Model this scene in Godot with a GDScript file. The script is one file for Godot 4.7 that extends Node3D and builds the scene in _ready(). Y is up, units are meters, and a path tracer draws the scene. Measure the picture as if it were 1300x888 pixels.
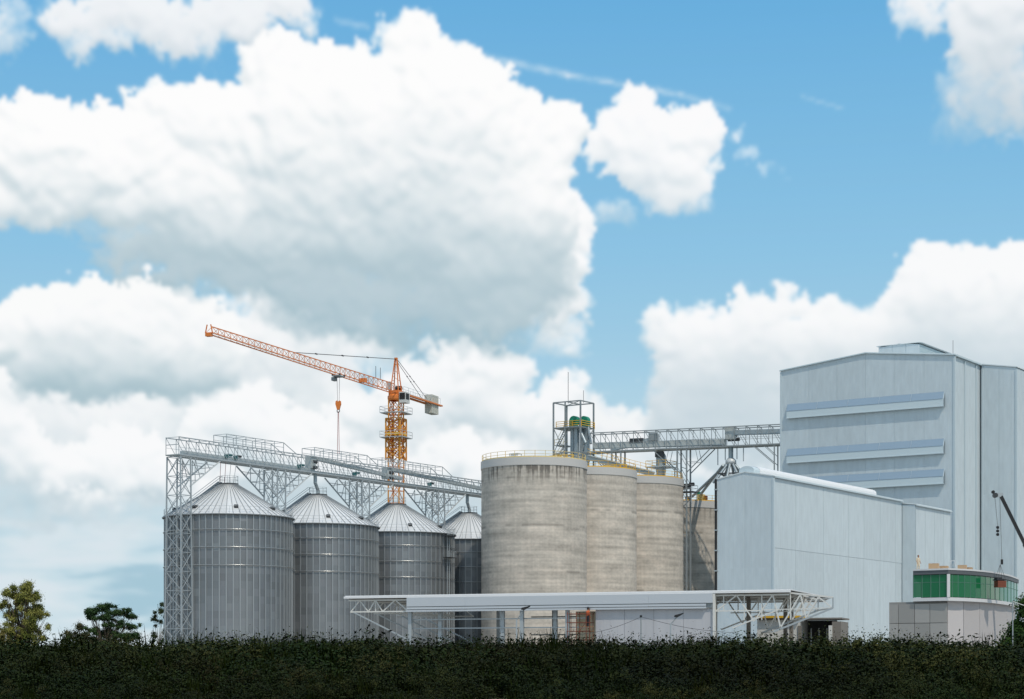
extends Node3D
# A grain terminal under construction: galvanised silos, concrete silos, a tower crane and panel-clad mill buildings under cumulus clouds.

const EYE := 1.7
const LENS := 2500.0 / 888.0   # focal length over frame height


func _ready():
	# camera: level, with the lens shifted up so that verticals stay vertical
	var cam := Camera3D.new()
	cam.name = "camera"
	add_child(cam)
	cam.position = Vector3(0, EYE, 0)
	var near := 0.5
	cam.set_frustum(near / LENS, Vector2(0, near * (857.0 - 444.0) / 2500.0), near, 6000.0)
	cam.current = true
	# sky
	var env := Environment.new()
	env.background_mode = Environment.BG_SKY
	env.tonemap_mode = Environment.TONE_MAPPER_LINEAR
	env.tonemap_exposure = 1.0
	env.sdfgi_enabled = true
	env.ssao_enabled = true
	env.ssil_enabled = true
	var pano := PanoramaSkyMaterial.new()
	pano.panorama = sky_texture()
	env.sky = Sky.new()
	env.sky.sky_material = pano
	env.sky_rotation = Vector3(0, PI, 0)
	var we := WorldEnvironment.new()
	we.name = "world_environment"
	we.environment = env
	add_child(we)
	# sun: high, from the right and a little towards the viewer
	var sun := DirectionalLight3D.new()
	sun.name = "sun"
	add_child(sun)
	sun.look_at_from_position(Vector3(0.27, 0.83, 0.48), Vector3.ZERO)
	sun.light_energy = 0.8
	sun.light_color = Color(1.0, 0.955, 0.89)
	sun.light_angular_distance = 0.8
	sun.shadow_enabled = true
	make_materials()
	build_ground()
	build_tall_building()
	build_annex()
	build_low_building()
	build_steel_silos()
	build_concrete_silos()
	build_silo_gallery()
	build_support_towers()
	build_elevator()
	build_mill_gallery()
	build_tower_crane()
	build_control_building()
	build_mobile_crane()
	build_canopy()
	build_street_lamps()
	build_trees()
	build_undergrowth()


# ---------------------------------------------------------------- sky

func noise(seed_: int, freq: float, octaves := 1, kind := FastNoiseLite.TYPE_SIMPLEX_SMOOTH) -> FastNoiseLite:
	var n := FastNoiseLite.new()
	n.noise_type = kind
	n.seed = seed_
	n.frequency = freq
	n.fractal_type = FastNoiseLite.FRACTAL_FBM if octaves > 1 else FastNoiseLite.FRACTAL_NONE
	n.fractal_octaves = octaves
	n.fractal_gain = 0.55
	return n


func clear_sky(el: float) -> Vector3:   # sRGB, by elevation in degrees
	var a := Vector3(0.770, 0.858, 0.893)
	var b := Vector3(0.715, 0.838, 0.895)
	var c := Vector3(0.560, 0.767, 0.892)
	var d := Vector3(0.415, 0.683, 0.868)
	var e := Vector3(0.320, 0.570, 0.800)
	if el < 6.0:
		return a.lerp(b, clampf(el / 6.0, 0, 1))
	if el < 12.0:
		return b.lerp(c, (el - 6.0) / 6.0)
	if el < 19.0:
		return c.lerp(d, (el - 12.0) / 7.0)
	return d.lerp(e, clampf((el - 19.0) / 40.0, 0, 1))


# each cloud is a heap of puffs: azimuth, elevation, half width, half height, in degrees
var CLOUDS := {
	"low": [[-9.09, 6.69, 7.37, 2.15], [-4.57, 6.30, 6.15, 2.26], [-12.84, 5.94, 3.27, 1.81], [-0.69, 6.77, 2.52, 1.69], [1.60, 7.22, 1.83, 1.13], [3.43, 6.76, 2.06, 1.13], [-0.23, 4.73, 5.50, 1.37], [-8.87, 4.68, 6.71, 0.91], [-14.14, 4.81, 2.59, 0.68], [-7.29, 8.51, 3.16, 2.02], [5.03, 6.07, 2.73, 0.91], [9.09, 6.02, 4.47, 0.91], [-14.14, 7.88, 2.37, 1.57]],
	"fill": [[-6.50, 10.91, 1.40, 0.97], [-7.41, 10.71, 0.90, 0.97], [-5.26, 10.32, 1.36, 1.11], [-7.97, 9.38, 1.35, 0.89], [-4.57, 9.22, 1.82, 0.89], [-6.16, 8.53, 1.59, 0.90], [1.15, 9.69, 1.15, 0.58]],
	"under": [[-3.89, 10.51, 4.11, 1.20], [-1.72, 10.18, 2.29, 1.02], [-5.94, 11.51, 3.40, 0.75], [-0.69, 10.47, 1.37, 0.98], [0.00, 9.80, 1.38, 0.80], [-7.97, 11.79, 2.70, 0.75], [-2.06, 9.69, 2.52, 0.67], [-4.12, 9.78, 2.51, 0.76], [0.92, 10.03, 0.92, 0.58], [-9.98, 11.90, 2.22, 0.79], [-7.97, 11.36, 2.02, 0.79], [-11.31, 12.22, 1.32, 0.48]],
	"column": [[1.95, 12.55, 0.60, 1.31], [1.60, 10.58, 0.78, 0.66], [1.19, 11.90, 1.01, 1.76], [-0.23, 12.56, 1.38, 1.44], [0.32, 10.63, 1.19, 0.62], [1.51, 13.21, 0.82, 1.30]],
	"leftmid": [[-11.31, 10.42, 1.87, 0.93], [-9.71, 10.48, 1.29, 0.84], [-13.28, 10.04, 1.22, 0.93], [-14.47, 9.50, 1.07, 1.07], [-8.82, 9.80, 1.07, 1.02], [-11.75, 9.06, 3.08, 1.48], [-9.31, 8.69, 1.79, 1.03], [-13.06, 8.36, 1.30, 0.76]],
	"lumps": [[-14.36, 8.53, 0.95, 1.12], [-14.79, 6.99, 1.29, 0.90], [-13.28, 6.04, 1.65, 0.82], [-10.98, 6.10, 1.77, 0.86], [-7.74, 7.61, 1.35, 1.04], [-6.39, 6.73, 1.58, 0.90], [-9.09, 5.57, 1.47, 0.64], [-4.35, 7.43, 1.23, 0.81], [-2.29, 6.43, 1.60, 0.77], [-0.46, 6.10, 1.38, 0.73], [1.15, 7.04, 1.15, 0.68], [-11.97, 4.85, 1.97, 0.50], [-3.66, 5.86, 1.60, 0.64], [-8.64, 7.15, 1.12, 0.81], [-5.26, 6.07, 1.36, 0.68]],
	"midright": [[1.60, 8.12, 1.05, 0.67], [-1.15, 8.84, 1.79, 0.94], [-0.05, 9.02, 0.78, 0.76], [-2.06, 8.01, 2.06, 1.01], [-3.43, 7.10, 2.06, 0.90], [-0.23, 7.56, 1.38, 0.90], [-2.52, 8.57, 1.37, 0.90], [1.15, 6.77, 1.37, 0.90]],
	"rightlow": [[4.57, 9.88, 0.82, 0.67], [5.53, 10.14, 0.77, 0.62], [6.96, 10.33, 0.90, 0.67], [7.97, 10.52, 0.85, 0.60], [8.98, 10.41, 0.80, 0.58], [10.09, 10.20, 1.02, 0.67], [11.05, 10.52, 0.79, 0.71], [12.19, 11.04, 1.14, 1.02], [13.28, 11.29, 0.91, 0.84], [14.57, 11.15, 1.07, 0.97], [9.76, 8.89, 2.89, 1.48], [6.39, 8.97, 2.40, 1.48], [13.06, 9.23, 2.83, 2.23], [4.85, 8.32, 1.27, 1.12], [7.07, 7.17, 3.61, 1.35], [11.31, 7.31, 3.75, 1.58]],
	"main": [[-3.02, 17.91, 0.91, 0.83], [-2.06, 17.00, 1.24, 1.22], [-3.89, 16.64, 1.51, 1.18], [-5.82, 16.81, 1.59, 1.18], [-7.02, 17.18, 0.90, 0.88], [-0.23, 15.79, 1.60, 1.15], [1.19, 15.41, 1.05, 0.98], [-2.06, 15.36, 2.98, 2.13], [-5.03, 14.88, 3.41, 2.35], [-7.97, 15.44, 2.36, 1.41], [-9.54, 15.58, 1.47, 0.98], [-11.75, 14.89, 2.31, 1.20], [-13.71, 14.53, 1.95, 1.42], [-11.31, 13.92, 3.53, 1.43], [-6.84, 13.12, 3.84, 1.74], [-2.06, 12.99, 3.43, 1.96], [0.60, 13.43, 1.42, 2.39], [0.87, 11.46, 1.19, 1.45], [-0.69, 11.46, 2.06, 1.76], [-5.03, 12.03, 3.41, 0.88], [-9.31, 12.57, 3.79, 0.87], [-2.98, 11.45, 2.74, 0.92], [-14.25, 13.14, 1.72, 0.87]],
	"adjunct": [[3.39, 15.72, 0.82, 0.76], [4.16, 14.86, 1.50, 1.20], [5.26, 15.52, 0.82, 0.77], [2.79, 14.92, 0.69, 0.73], [4.80, 13.92, 1.27, 0.78], [3.02, 13.09, 0.82, 0.48], [5.82, 14.44, 0.41, 0.77]],
	"wisps": [[6.50, 15.31, 0.38, 0.28], [6.73, 14.73, 0.41, 0.24], [7.41, 14.33, 0.59, 0.17], [7.97, 14.14, 0.27, 0.13]],
	"top": [[-11.97, 18.09, 1.97, 0.87], [-9.76, 18.06, 2.45, 0.95], [-7.52, 18.53, 2.03, 0.82], [-9.31, 17.50, 1.34, 0.50], [-14.40, 17.56, 0.73, 1.08], [11.97, 18.44, 1.36, 0.70], [13.76, 17.57, 1.30, 1.37], [13.28, 16.17, 1.48, 1.18], [12.80, 15.11, 0.96, 0.64], [14.57, 15.72, 1.29, 1.40], [14.36, 17.97, 1.29, 1.24]],
}
# order from far to near: edge softness, roughness of the rim, thickness that turns the base grey, brightest and darkest tone
var LOOKS := {   # ..., then elevation of the flat base and how far up its grey reaches
	"low": [34.0, 22.0, 0.55, Vector3(0.955, 0.965, 0.972), Vector3(0.755, 0.825, 0.858), 4.0, 3.0],
	"fill": [26.0, 20.0, 0.6, Vector3(0.970, 0.975, 0.980), Vector3(0.760, 0.825, 0.855), 8.0, 2.0],
	"lumps": [20.0, 18.0, 0.6, Vector3(0.980, 0.984, 0.988), Vector3(0.785, 0.848, 0.877), 3.6, 2.2],
	"midright": [20.0, 20.0, 0.7, Vector3(0.975, 0.980, 0.985), Vector3(0.735, 0.808, 0.842), 6.5, 1.5],
	"rightlow": [13.0, 16.0, 0.8, Vector3(0.978, 0.982, 0.987), Vector3(0.760, 0.824, 0.858), 6.6, 5.2],
	"leftmid": [15.0, 17.0, 1.0, Vector3(0.982, 0.985, 0.988), Vector3(0.650, 0.750, 0.790), 7.4, 2.0],
	"wisps": [14.0, 12.0, 0.3, Vector3(0.930, 0.955, 0.980), Vector3(0.800, 0.870, 0.920), 12.0, 1.0],
	"under": [26.0, 20.0, 0.5, Vector3(0.735, 0.808, 0.842), Vector3(0.615, 0.728, 0.775), 9.0, 2.4],
	"column": [18.0, 17.0, 0.2, Vector3(0.985, 0.987, 0.990), Vector3(0.700, 0.780, 0.815), 8.6, 2.6],
	"adjunct": [15.0, 17.0, 0.6, Vector3(0.985, 0.987, 0.992), Vector3(0.770, 0.835, 0.870), 12.4, 1.8],
	"main": [17.0, 18.0, 0.26, Vector3(0.993, 0.993, 0.994), Vector3(0.670, 0.762, 0.802), 11.2, 2.9],
	"top": [24.0, 22.0, 0.7, Vector3(0.945, 0.957, 0.970), Vector3(0.770, 0.825, 0.860), 14.5, 4.5],
}


func sky_texture() -> ImageTexture:
	var W := 4096
	var H := 2048
	# the whole dome, coarse: blue with scattered cumulus like those in view
	var lw := 768
	var lh := 384
	var low := Image.create(lw, lh, false, Image.FORMAT_RGB8)
	var n1 := noise(11, 1.0, 5)
	for j in lh:
		var el := 90.0 - (j + 0.5) / lh * 180.0
		for i in lw:
			var col := clear_sky(maxf(el, 0.0))
			if el > -1.0:
				var az := (i + 0.5) / lw * TAU
				var e := deg_to_rad(el)
				var p := Vector3(cos(e) * cos(az), sin(e) * 2.2, cos(e) * sin(az))
				var d := n1.get_noise_3dv(p * 2.6) + 0.13 - 0.10 * clampf((el - 30.0) / 50.0, 0, 1)
				var under := n1.get_noise_3dv(p * 2.6 + Vector3(0, 0.28, 0)) + 0.13
				var a := smoothstep(0.0, 0.13, d)
				var lit := clampf(1.0 - 1.3 * maxf(under, 0.0) - 0.4 * d, 0, 1)
				col = col.lerp(Vector3(0.67, 0.76, 0.80).lerp(Vector3(0.985, 0.985, 0.99), lit), a)
			low.set_pixel(i, j, Color(col.x, col.y, col.z))
	low.resize(W, H, Image.INTERPOLATE_CUBIC)
	# the part of the dome that holds the clouds of the list, at the panorama's full resolution
	var k := W / 360.0
	var x0 := int((-19.0 + 180.0) * k)
	var x1 := int((19.0 + 180.0) * k)
	var y0 := int((90.0 - 25.0) * k)
	var y1 := int((90.0 + 0.5) * k)
	var w := x1 - x0
	var h := y1 - y0
	var cr := PackedVector3Array()
	cr.resize(w * h)
	var haze := noise(5, 0.16, 4)
	var broad := noise(6, 0.45, 4)
	for j in h:
		var el := 90.0 - (y0 + j + 0.5) / k
		for i in w:
			var az := (x0 + i + 0.5) / k - 180.0
			var c := clear_sky(maxf(el, 0.0))
			# thin layers near the horizon, stretched sideways
			var s := broad.get_noise_2d(az * 0.35, el * 1.9) + 0.5 * haze.get_noise_2d(az, el * 3.0)
			var t := smoothstep(-0.25, 0.4, s) * smoothstep(9.5, 4.0, el + 0.25 * az * smoothstep(0.0, -14.0, az) * 0.0)
			c = c.lerp(Vector3(0.875, 0.910, 0.930), (0.25 + 0.55 * t) * smoothstep(10.0, 5.0, el))
			var u := smoothstep(0.1, 0.5, -s) * smoothstep(6.5, 2.5, el) * smoothstep(2.0, -10.0, az)
			c = c.lerp(Vector3(0.60, 0.745, 0.815), u * 0.7)
			cr[j * w + i] = c
	# contrails: thin ice streaks
	var streaks := [[-5.1, 18.35, -4.2, 18.15, 0.13, 0.5], [-1.35, 17.55, 1.6, 16.95, 0.15, 0.62], [1.6, 16.95, 4.9, 16.35, 0.12, 0.6], [4.9, 16.35, 6.3, 15.95, 0.13, 0.4], [8.4, 16.2, 9.5, 15.85, 0.08, 0.3], [14.1, 14.9, 16.0, 14.5, 0.10, 0.45]]
	for st in streaks:
		var pa := Vector2(st[0], st[1])
		var pb := Vector2(st[2], st[3])
		for j in range(maxi(0, int((90.0 - maxf(pa.y, pb.y) - 0.6) * k) - y0), mini(h, int((90.0 - minf(pa.y, pb.y) + 0.6) * k) - y0)):
			for i in range(maxi(0, int((pa.x - 0.6 + 180.0) * k) - x0), mini(w, int((pb.x + 0.6 + 180.0) * k) - x0)):
				var p := Vector2((x0 + i + 0.5) / k - 180.0, 90.0 - (y0 + j + 0.5) / k)
				var t := clampf((p - pa).dot(pb - pa) / (pb - pa).length_squared(), 0, 1)
				var d := p.distance_to(pa.lerp(pb, t) + Vector2(0, 0.05 * broad.get_noise_1d(p.x * 6.0)))
				var a: float = st[5] * smoothstep(1.0, 0.0, d / st[4]) * (0.75 + 0.6 * broad.get_noise_2d(p.x * 3.0, p.y * 3.0))
				cr[j * w + i] = cr[j * w + i].lerp(Vector3(0.90, 0.93, 0.96), clampf(a, 0, 1))
	var px := 43.63 / k   # thickness is counted in forty-fourths of a degree
	var wx := noise(21, 0.42, 2)
	var wy := noise(22, 0.42, 2)
	var fx := noise(23, 1.7, 3)
	var fy := noise(24, 1.7, 3)
	var puff := noise(25, 0.55, 4)
	puff.fractal_type = FastNoiseLite.FRACTAL_RIDGED
	puff.fractal_gain = 0.48
	var L := Vector3(0.16, -0.74, 0.62).normalized()
	for called in LOOKS:
		var look: Array = LOOKS[called]
		var T := PackedFloat32Array()
		T.resize(w * h)
		T.fill(-30.0)
		var lo := Vector2i(w, h)
		var hi := Vector2i(0, 0)
		var rough: float = look[1] / 43.63
		# warped coordinates, once per pixel of the cloud's own box
		for b in CLOUDS[called]:
			var i0 := clampi(int((b[0] - b[2] * 1.3 - 0.9 + 180.0) * k) - x0, 0, w)
			var i1 := clampi(int((b[0] + b[2] * 1.3 + 0.9 + 180.0) * k) - x0, 0, w)
			var j0 := clampi(int((90.0 - b[1] - b[3] * 1.3 - 0.9) * k) - y0, 0, h)
			var j1 := clampi(int((90.0 - b[1] + b[3] * 1.3 + 0.9) * k) - y0, 0, h)
			lo = Vector2i(mini(lo.x, i0), mini(lo.y, j0))
			hi = Vector2i(maxi(hi.x, i1), maxi(hi.y, j1))
		var WX := PackedFloat32Array()
		var WY := PackedFloat32Array()
		WX.resize(w * h)
		WY.resize(w * h)
		for j in range(lo.y, hi.y):
			for i in range(lo.x, hi.x):
				var az := (x0 + i + 0.5) / k - 180.0
				var el := 90.0 - (y0 + j + 0.5) / k
				WX[j * w + i] = az + rough * (1.1 * wx.get_noise_2d(az, el) + 0.75 * fx.get_noise_2d(az, el))
				WY[j * w + i] = el + rough * (1.1 * wy.get_noise_2d(az, el) + 0.75 * fy.get_noise_2d(az, el))
		for b in CLOUDS[called]:
			var i0 := clampi(int((b[0] - b[2] * 1.3 - 0.9 + 180.0) * k) - x0, 0, w)
			var i1 := clampi(int((b[0] + b[2] * 1.3 + 0.9 + 180.0) * k) - x0, 0, w)
			var j0 := clampi(int((90.0 - b[1] - b[3] * 1.3 - 0.9) * k) - y0, 0, h)
			var j1 := clampi(int((90.0 - b[1] + b[3] * 1.3 + 0.9) * k) - y0, 0, h)
			var m: float = minf(b[2], b[3]) * 43.63
			for j in range(j0, j1):
				for i in range(i0, i1):
					var q := j * w + i
					var dx: float = (WX[q] - b[0]) / b[2]
					var dy: float = (WY[q] - b[1]) / b[3]
					var r2 := dx * dx + dy * dy
					var t := m * sqrt(1.0 - r2) if r2 < 1.0 else m * (1.0 - r2) * 0.6
					if r2 < 1.7:
						var o := T[q]
						if t > o:
							T[q] = t + 0.22 * maxf(o, 0.0)
						elif t > 0.0:
							T[q] = o + 0.22 * t
		for j in range(lo.y, hi.y):
			for i in range(lo.x, hi.x):
				var q := j * w + i
				if T[q] > -25.0:
					var b := puff.get_noise_2d(WX[q], WY[q] * 1.15)
					T[q] -= (b + 0.1) * look[1] * 0.62 * (1.0 if b > -0.1 else smoothstep(-7.0, 5.0, T[q]))
		# light: slopes that face up are bright; what lies above takes light away; the base is grey
		var S := PackedFloat32Array(T)
		for turn in 2:
			var B := PackedFloat32Array(S)
			for j in range(lo.y + 1, hi.y - 1):
				for i in range(lo.x + 1, hi.x - 1):
					var q := j * w + i
					S[q] = 0.34 * maxf(B[q], -8.0) + 0.115 * (maxf(B[q - 1], -8.0) + maxf(B[q + 1], -8.0) + maxf(B[q - w], -8.0) + maxf(B[q + w], -8.0)) + 0.05 * (maxf(B[q - w - 1], -8.0) + maxf(B[q - w + 1], -8.0) + maxf(B[q + w - 1], -8.0) + maxf(B[q + w + 1], -8.0))
		for j in range(maxi(lo.y, 1), mini(hi.y, h - 1)):
			var el := 90.0 - (y0 + j + 0.5) / k
			for i in range(maxi(lo.x, 1), mini(hi.x, w - 1)):
				var q := j * w + i
				if T[q] <= 0.0:
					continue
				var az := (x0 + i + 0.5) / k - 180.0
				var from_base := smoothstep(look[5], look[5] + look[6], el + 0.9 * broad.get_noise_2d(az * 0.8 + 40.0, el * 0.8))
				var a := smoothstep(0.0, look[0] * lerpf(3.2, 1.0, from_base) * (1.0 + 0.5 * haze.get_noise_2d(az * 2.0, el * 2.0)), T[q])
				var gx := (maxf(S[q + 1], -6.0) - maxf(S[q - 1], -6.0)) / (2.0 * px)
				var gy := (maxf(S[q + w], -6.0) - maxf(S[q - w], -6.0)) / (2.0 * px)
				var nrm := Vector3(-gx, -gy, 1.5).normalized()
				var dif := clampf(nrm.dot(L) * 0.5 + 0.5, 0, 1)
				var sum := 0.0
				var step := 2
				var y := j
				for s in 9:
					y -= step
					if y < 0:
						break
					sum += maxf(S[y * w + i], 0.0) * step
					step += 1 if s % 2 == 1 else 0
				var light := exp(-look[2] * sum * px / 9000.0)
				var lit := clampf((0.16 + 0.98 * dif) * light * (0.42 + 0.58 * from_base), 0, 1)
				lit = lerpf(lit, lit * lit * (3.0 - 2.0 * lit), 0.7)
				var dark: Vector3 = look[4]
				var col := dark.lerp(look[3], lit)
				cr[q] = cr[q].lerp(col, a)
	for j in h:
		for i in w:
			var c := cr[j * w + i]
			var f := smoothstep(0.0, 28.0, minf(minf(i, w - 1 - i), j))
			var base := low.get_pixel(x0 + i, y0 + j)
			c = Vector3(base.r, base.g, base.b).lerp(c, f)
			low.set_pixel(x0 + i, y0 + j, Color(c.x, c.y, c.z))
	return ImageTexture.create_from_image(low)

# ---------------------------------------------------------------- helpers

var M := {}
var unit_box: BoxMesh
var unit_rod: CylinderMesh
var rng := RandomNumberGenerator.new()
const SITE := -0.5812   # the plant's own grid is turned by this much: local x = right and nearer, local -z = right and away


func at(x: float, y: float, away: float) -> Vector3:
	return Vector3(x, y, -away)


func thing(called: String, label: String, category: String, pos := Vector3.ZERO, turn := 0.0, group := "") -> Node3D:
	var o := Node3D.new()
	o.name = called
	add_child(o, true)
	o.position = pos
	o.rotation.y = turn
	o.set_meta("label", label)
	o.set_meta("category", category)
	if group != "":
		o.set_meta("group", group)
	return o


func part(p: Node3D, called: String, mesh: Mesh, m: Material, xf := Transform3D()) -> MeshInstance3D:
	var o := MeshInstance3D.new()
	o.name = called
	o.mesh = mesh
	o.material_override = m
	p.add_child(o, true)
	o.transform = xf
	return o


func structure(called: String, mesh: Mesh, m: Material, xf := Transform3D()) -> MeshInstance3D:
	var o := part(self, called, mesh, m, xf)
	o.set_meta("kind", "structure")
	return o


# hang a finished piece under a part of the same thing, where it stands
func under(host: Node3D, piece: Node3D) -> void:
	var t := host.transform.affine_inverse() * piece.transform
	piece.get_parent().remove_child(piece)
	host.add_child(piece, true)
	piece.transform = t


func box(p: Node3D, called: String, c: Vector3, size: Vector3, m: Material, turn := 0.0) -> MeshInstance3D:
	return part(p, called, unit_box, m, Transform3D(Basis(Vector3.UP, turn) * Basis.from_scale(size), c))


func along(a: Vector3, b: Vector3, side := Vector3.ZERO) -> Basis:
	var y := (b - a).normalized()
	var s := side if side != Vector3.ZERO else (Vector3.UP if absf(y.y) < 0.95 else Vector3(1, 0, 0))
	var x := s.cross(y).normalized()
	return Basis(x, y, x.cross(y))


# a straight steel member of square or flat section
func bar(p: Node3D, called: String, a: Vector3, b: Vector3, w: float, m: Material, d := 0.0) -> MeshInstance3D:
	var t := along(a, b)
	t = t * Basis.from_scale(Vector3(w, a.distance_to(b), d if d > 0.0 else w))
	return part(p, called, unit_box, m, Transform3D(t, (a + b) * 0.5))


func rod(p: Node3D, called: String, a: Vector3, b: Vector3, r: float, m: Material) -> MeshInstance3D:
	var t := along(a, b) * Basis.from_scale(Vector3(r * 2.0, a.distance_to(b), r * 2.0))
	return part(p, called, unit_rod, m, Transform3D(t, (a + b) * 0.5))


func tri(st: SurfaceTool, a: Vector3, b: Vector3, c: Vector3, ua := Vector2.ZERO, ub := Vector2.ZERO, uc := Vector2.ZERO) -> void:
	st.set_uv(ua)
	st.add_vertex(a)
	st.set_uv(ub)
	st.add_vertex(b)
	st.set_uv(uc)
	st.add_vertex(c)


# a, b, c, d clockwise as seen from outside
func quad(st: SurfaceTool, a: Vector3, b: Vector3, c: Vector3, d: Vector3, ua := Vector2(0, 0), ub := Vector2(0, 1), uc := Vector2(1, 1), ud := Vector2(1, 0)) -> void:
	tri(st, a, b, c, ua, ub, uc)
	tri(st, a, c, d, ua, uc, ud)


func begin(smooth := false) -> SurfaceTool:
	var st := SurfaceTool.new()
	st.begin(Mesh.PRIMITIVE_TRIANGLES)
	st.set_smooth_group(0 if smooth else -1)
	return st


func done(st: SurfaceTool, tangents := false) -> ArrayMesh:
	st.generate_normals()
	if tangents:
		st.generate_tangents()
	return st.commit()


# a solid whose cross-section (x, y points, counter-clockwise) runs from z0 to z1
func extrude(pts: PackedVector2Array, z0: float, z1: float) -> ArrayMesh:
	var st := begin()
	var n := pts.size()
	for i in n:
		var p := pts[i]
		var q := pts[(i + 1) % n]
		quad(st, Vector3(p.x, p.y, z1), Vector3(p.x, p.y, z0), Vector3(q.x, q.y, z0), Vector3(q.x, q.y, z1))
	var ids := Geometry2D.triangulate_polygon(pts)
	for i in range(0, ids.size(), 3):
		var a := pts[ids[i]]
		var b := pts[ids[i + 1]]
		var c := pts[ids[i + 2]]
		if (b - a).cross(c - a) < 0.0:
			var s := b
			b = c
			c = s
		tri(st, Vector3(a.x, a.y, z1), Vector3(c.x, c.y, z1), Vector3(b.x, b.y, z1))
		tri(st, Vector3(a.x, a.y, z0), Vector3(b.x, b.y, z0), Vector3(c.x, c.y, z0))
	return done(st)


# a surface of revolution: profile of (radius, height), from the bottom outside upwards
func lathe(profile: PackedVector2Array, segs: int, v_scale := 1.0, smooth := true) -> ArrayMesh:
	var st := begin(smooth)
	for k in profile.size() - 1:
		var p := profile[k]
		var q := profile[k + 1]
		for i in segs:
			var a := TAU * i / segs
			var b := TAU * (i + 1) / segs
			var pa := Vector3(p.x * sin(a), p.y, p.x * cos(a))
			var pb := Vector3(p.x * sin(b), p.y, p.x * cos(b))
			var qa := Vector3(q.x * sin(a), q.y, q.x * cos(a))
			var qb := Vector3(q.x * sin(b), q.y, q.x * cos(b))
			var ua := float(i) / segs
			var ub := float(i + 1) / segs
			if p.x > 0.001:
				tri(st, pa, qb, pb, Vector2(ua, p.y * v_scale), Vector2(ub, q.y * v_scale), Vector2(ub, p.y * v_scale))
			if q.x > 0.001:
				tri(st, pa, qa, qb, Vector2(ua, p.y * v_scale), Vector2(ua, q.y * v_scale), Vector2(ub, q.y * v_scale))
	return done(st)


func ring(r: float, thick: float, segs := 60) -> TorusMesh:
	var t := TorusMesh.new()
	t.inner_radius = r - thick
	t.outer_radius = r + thick
	t.rings = segs
	t.ring_segments = 6
	return t


func mat(called: String, lin: Vector3, rough: float, metal := 0.0) -> StandardMaterial3D:
	var m := StandardMaterial3D.new()
	m.resource_name = called
	m.albedo_color = Color(lin.x, lin.y, lin.z).linear_to_srgb()
	m.roughness = rough
	m.metallic = metal
	M[called] = m
	return m


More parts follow.
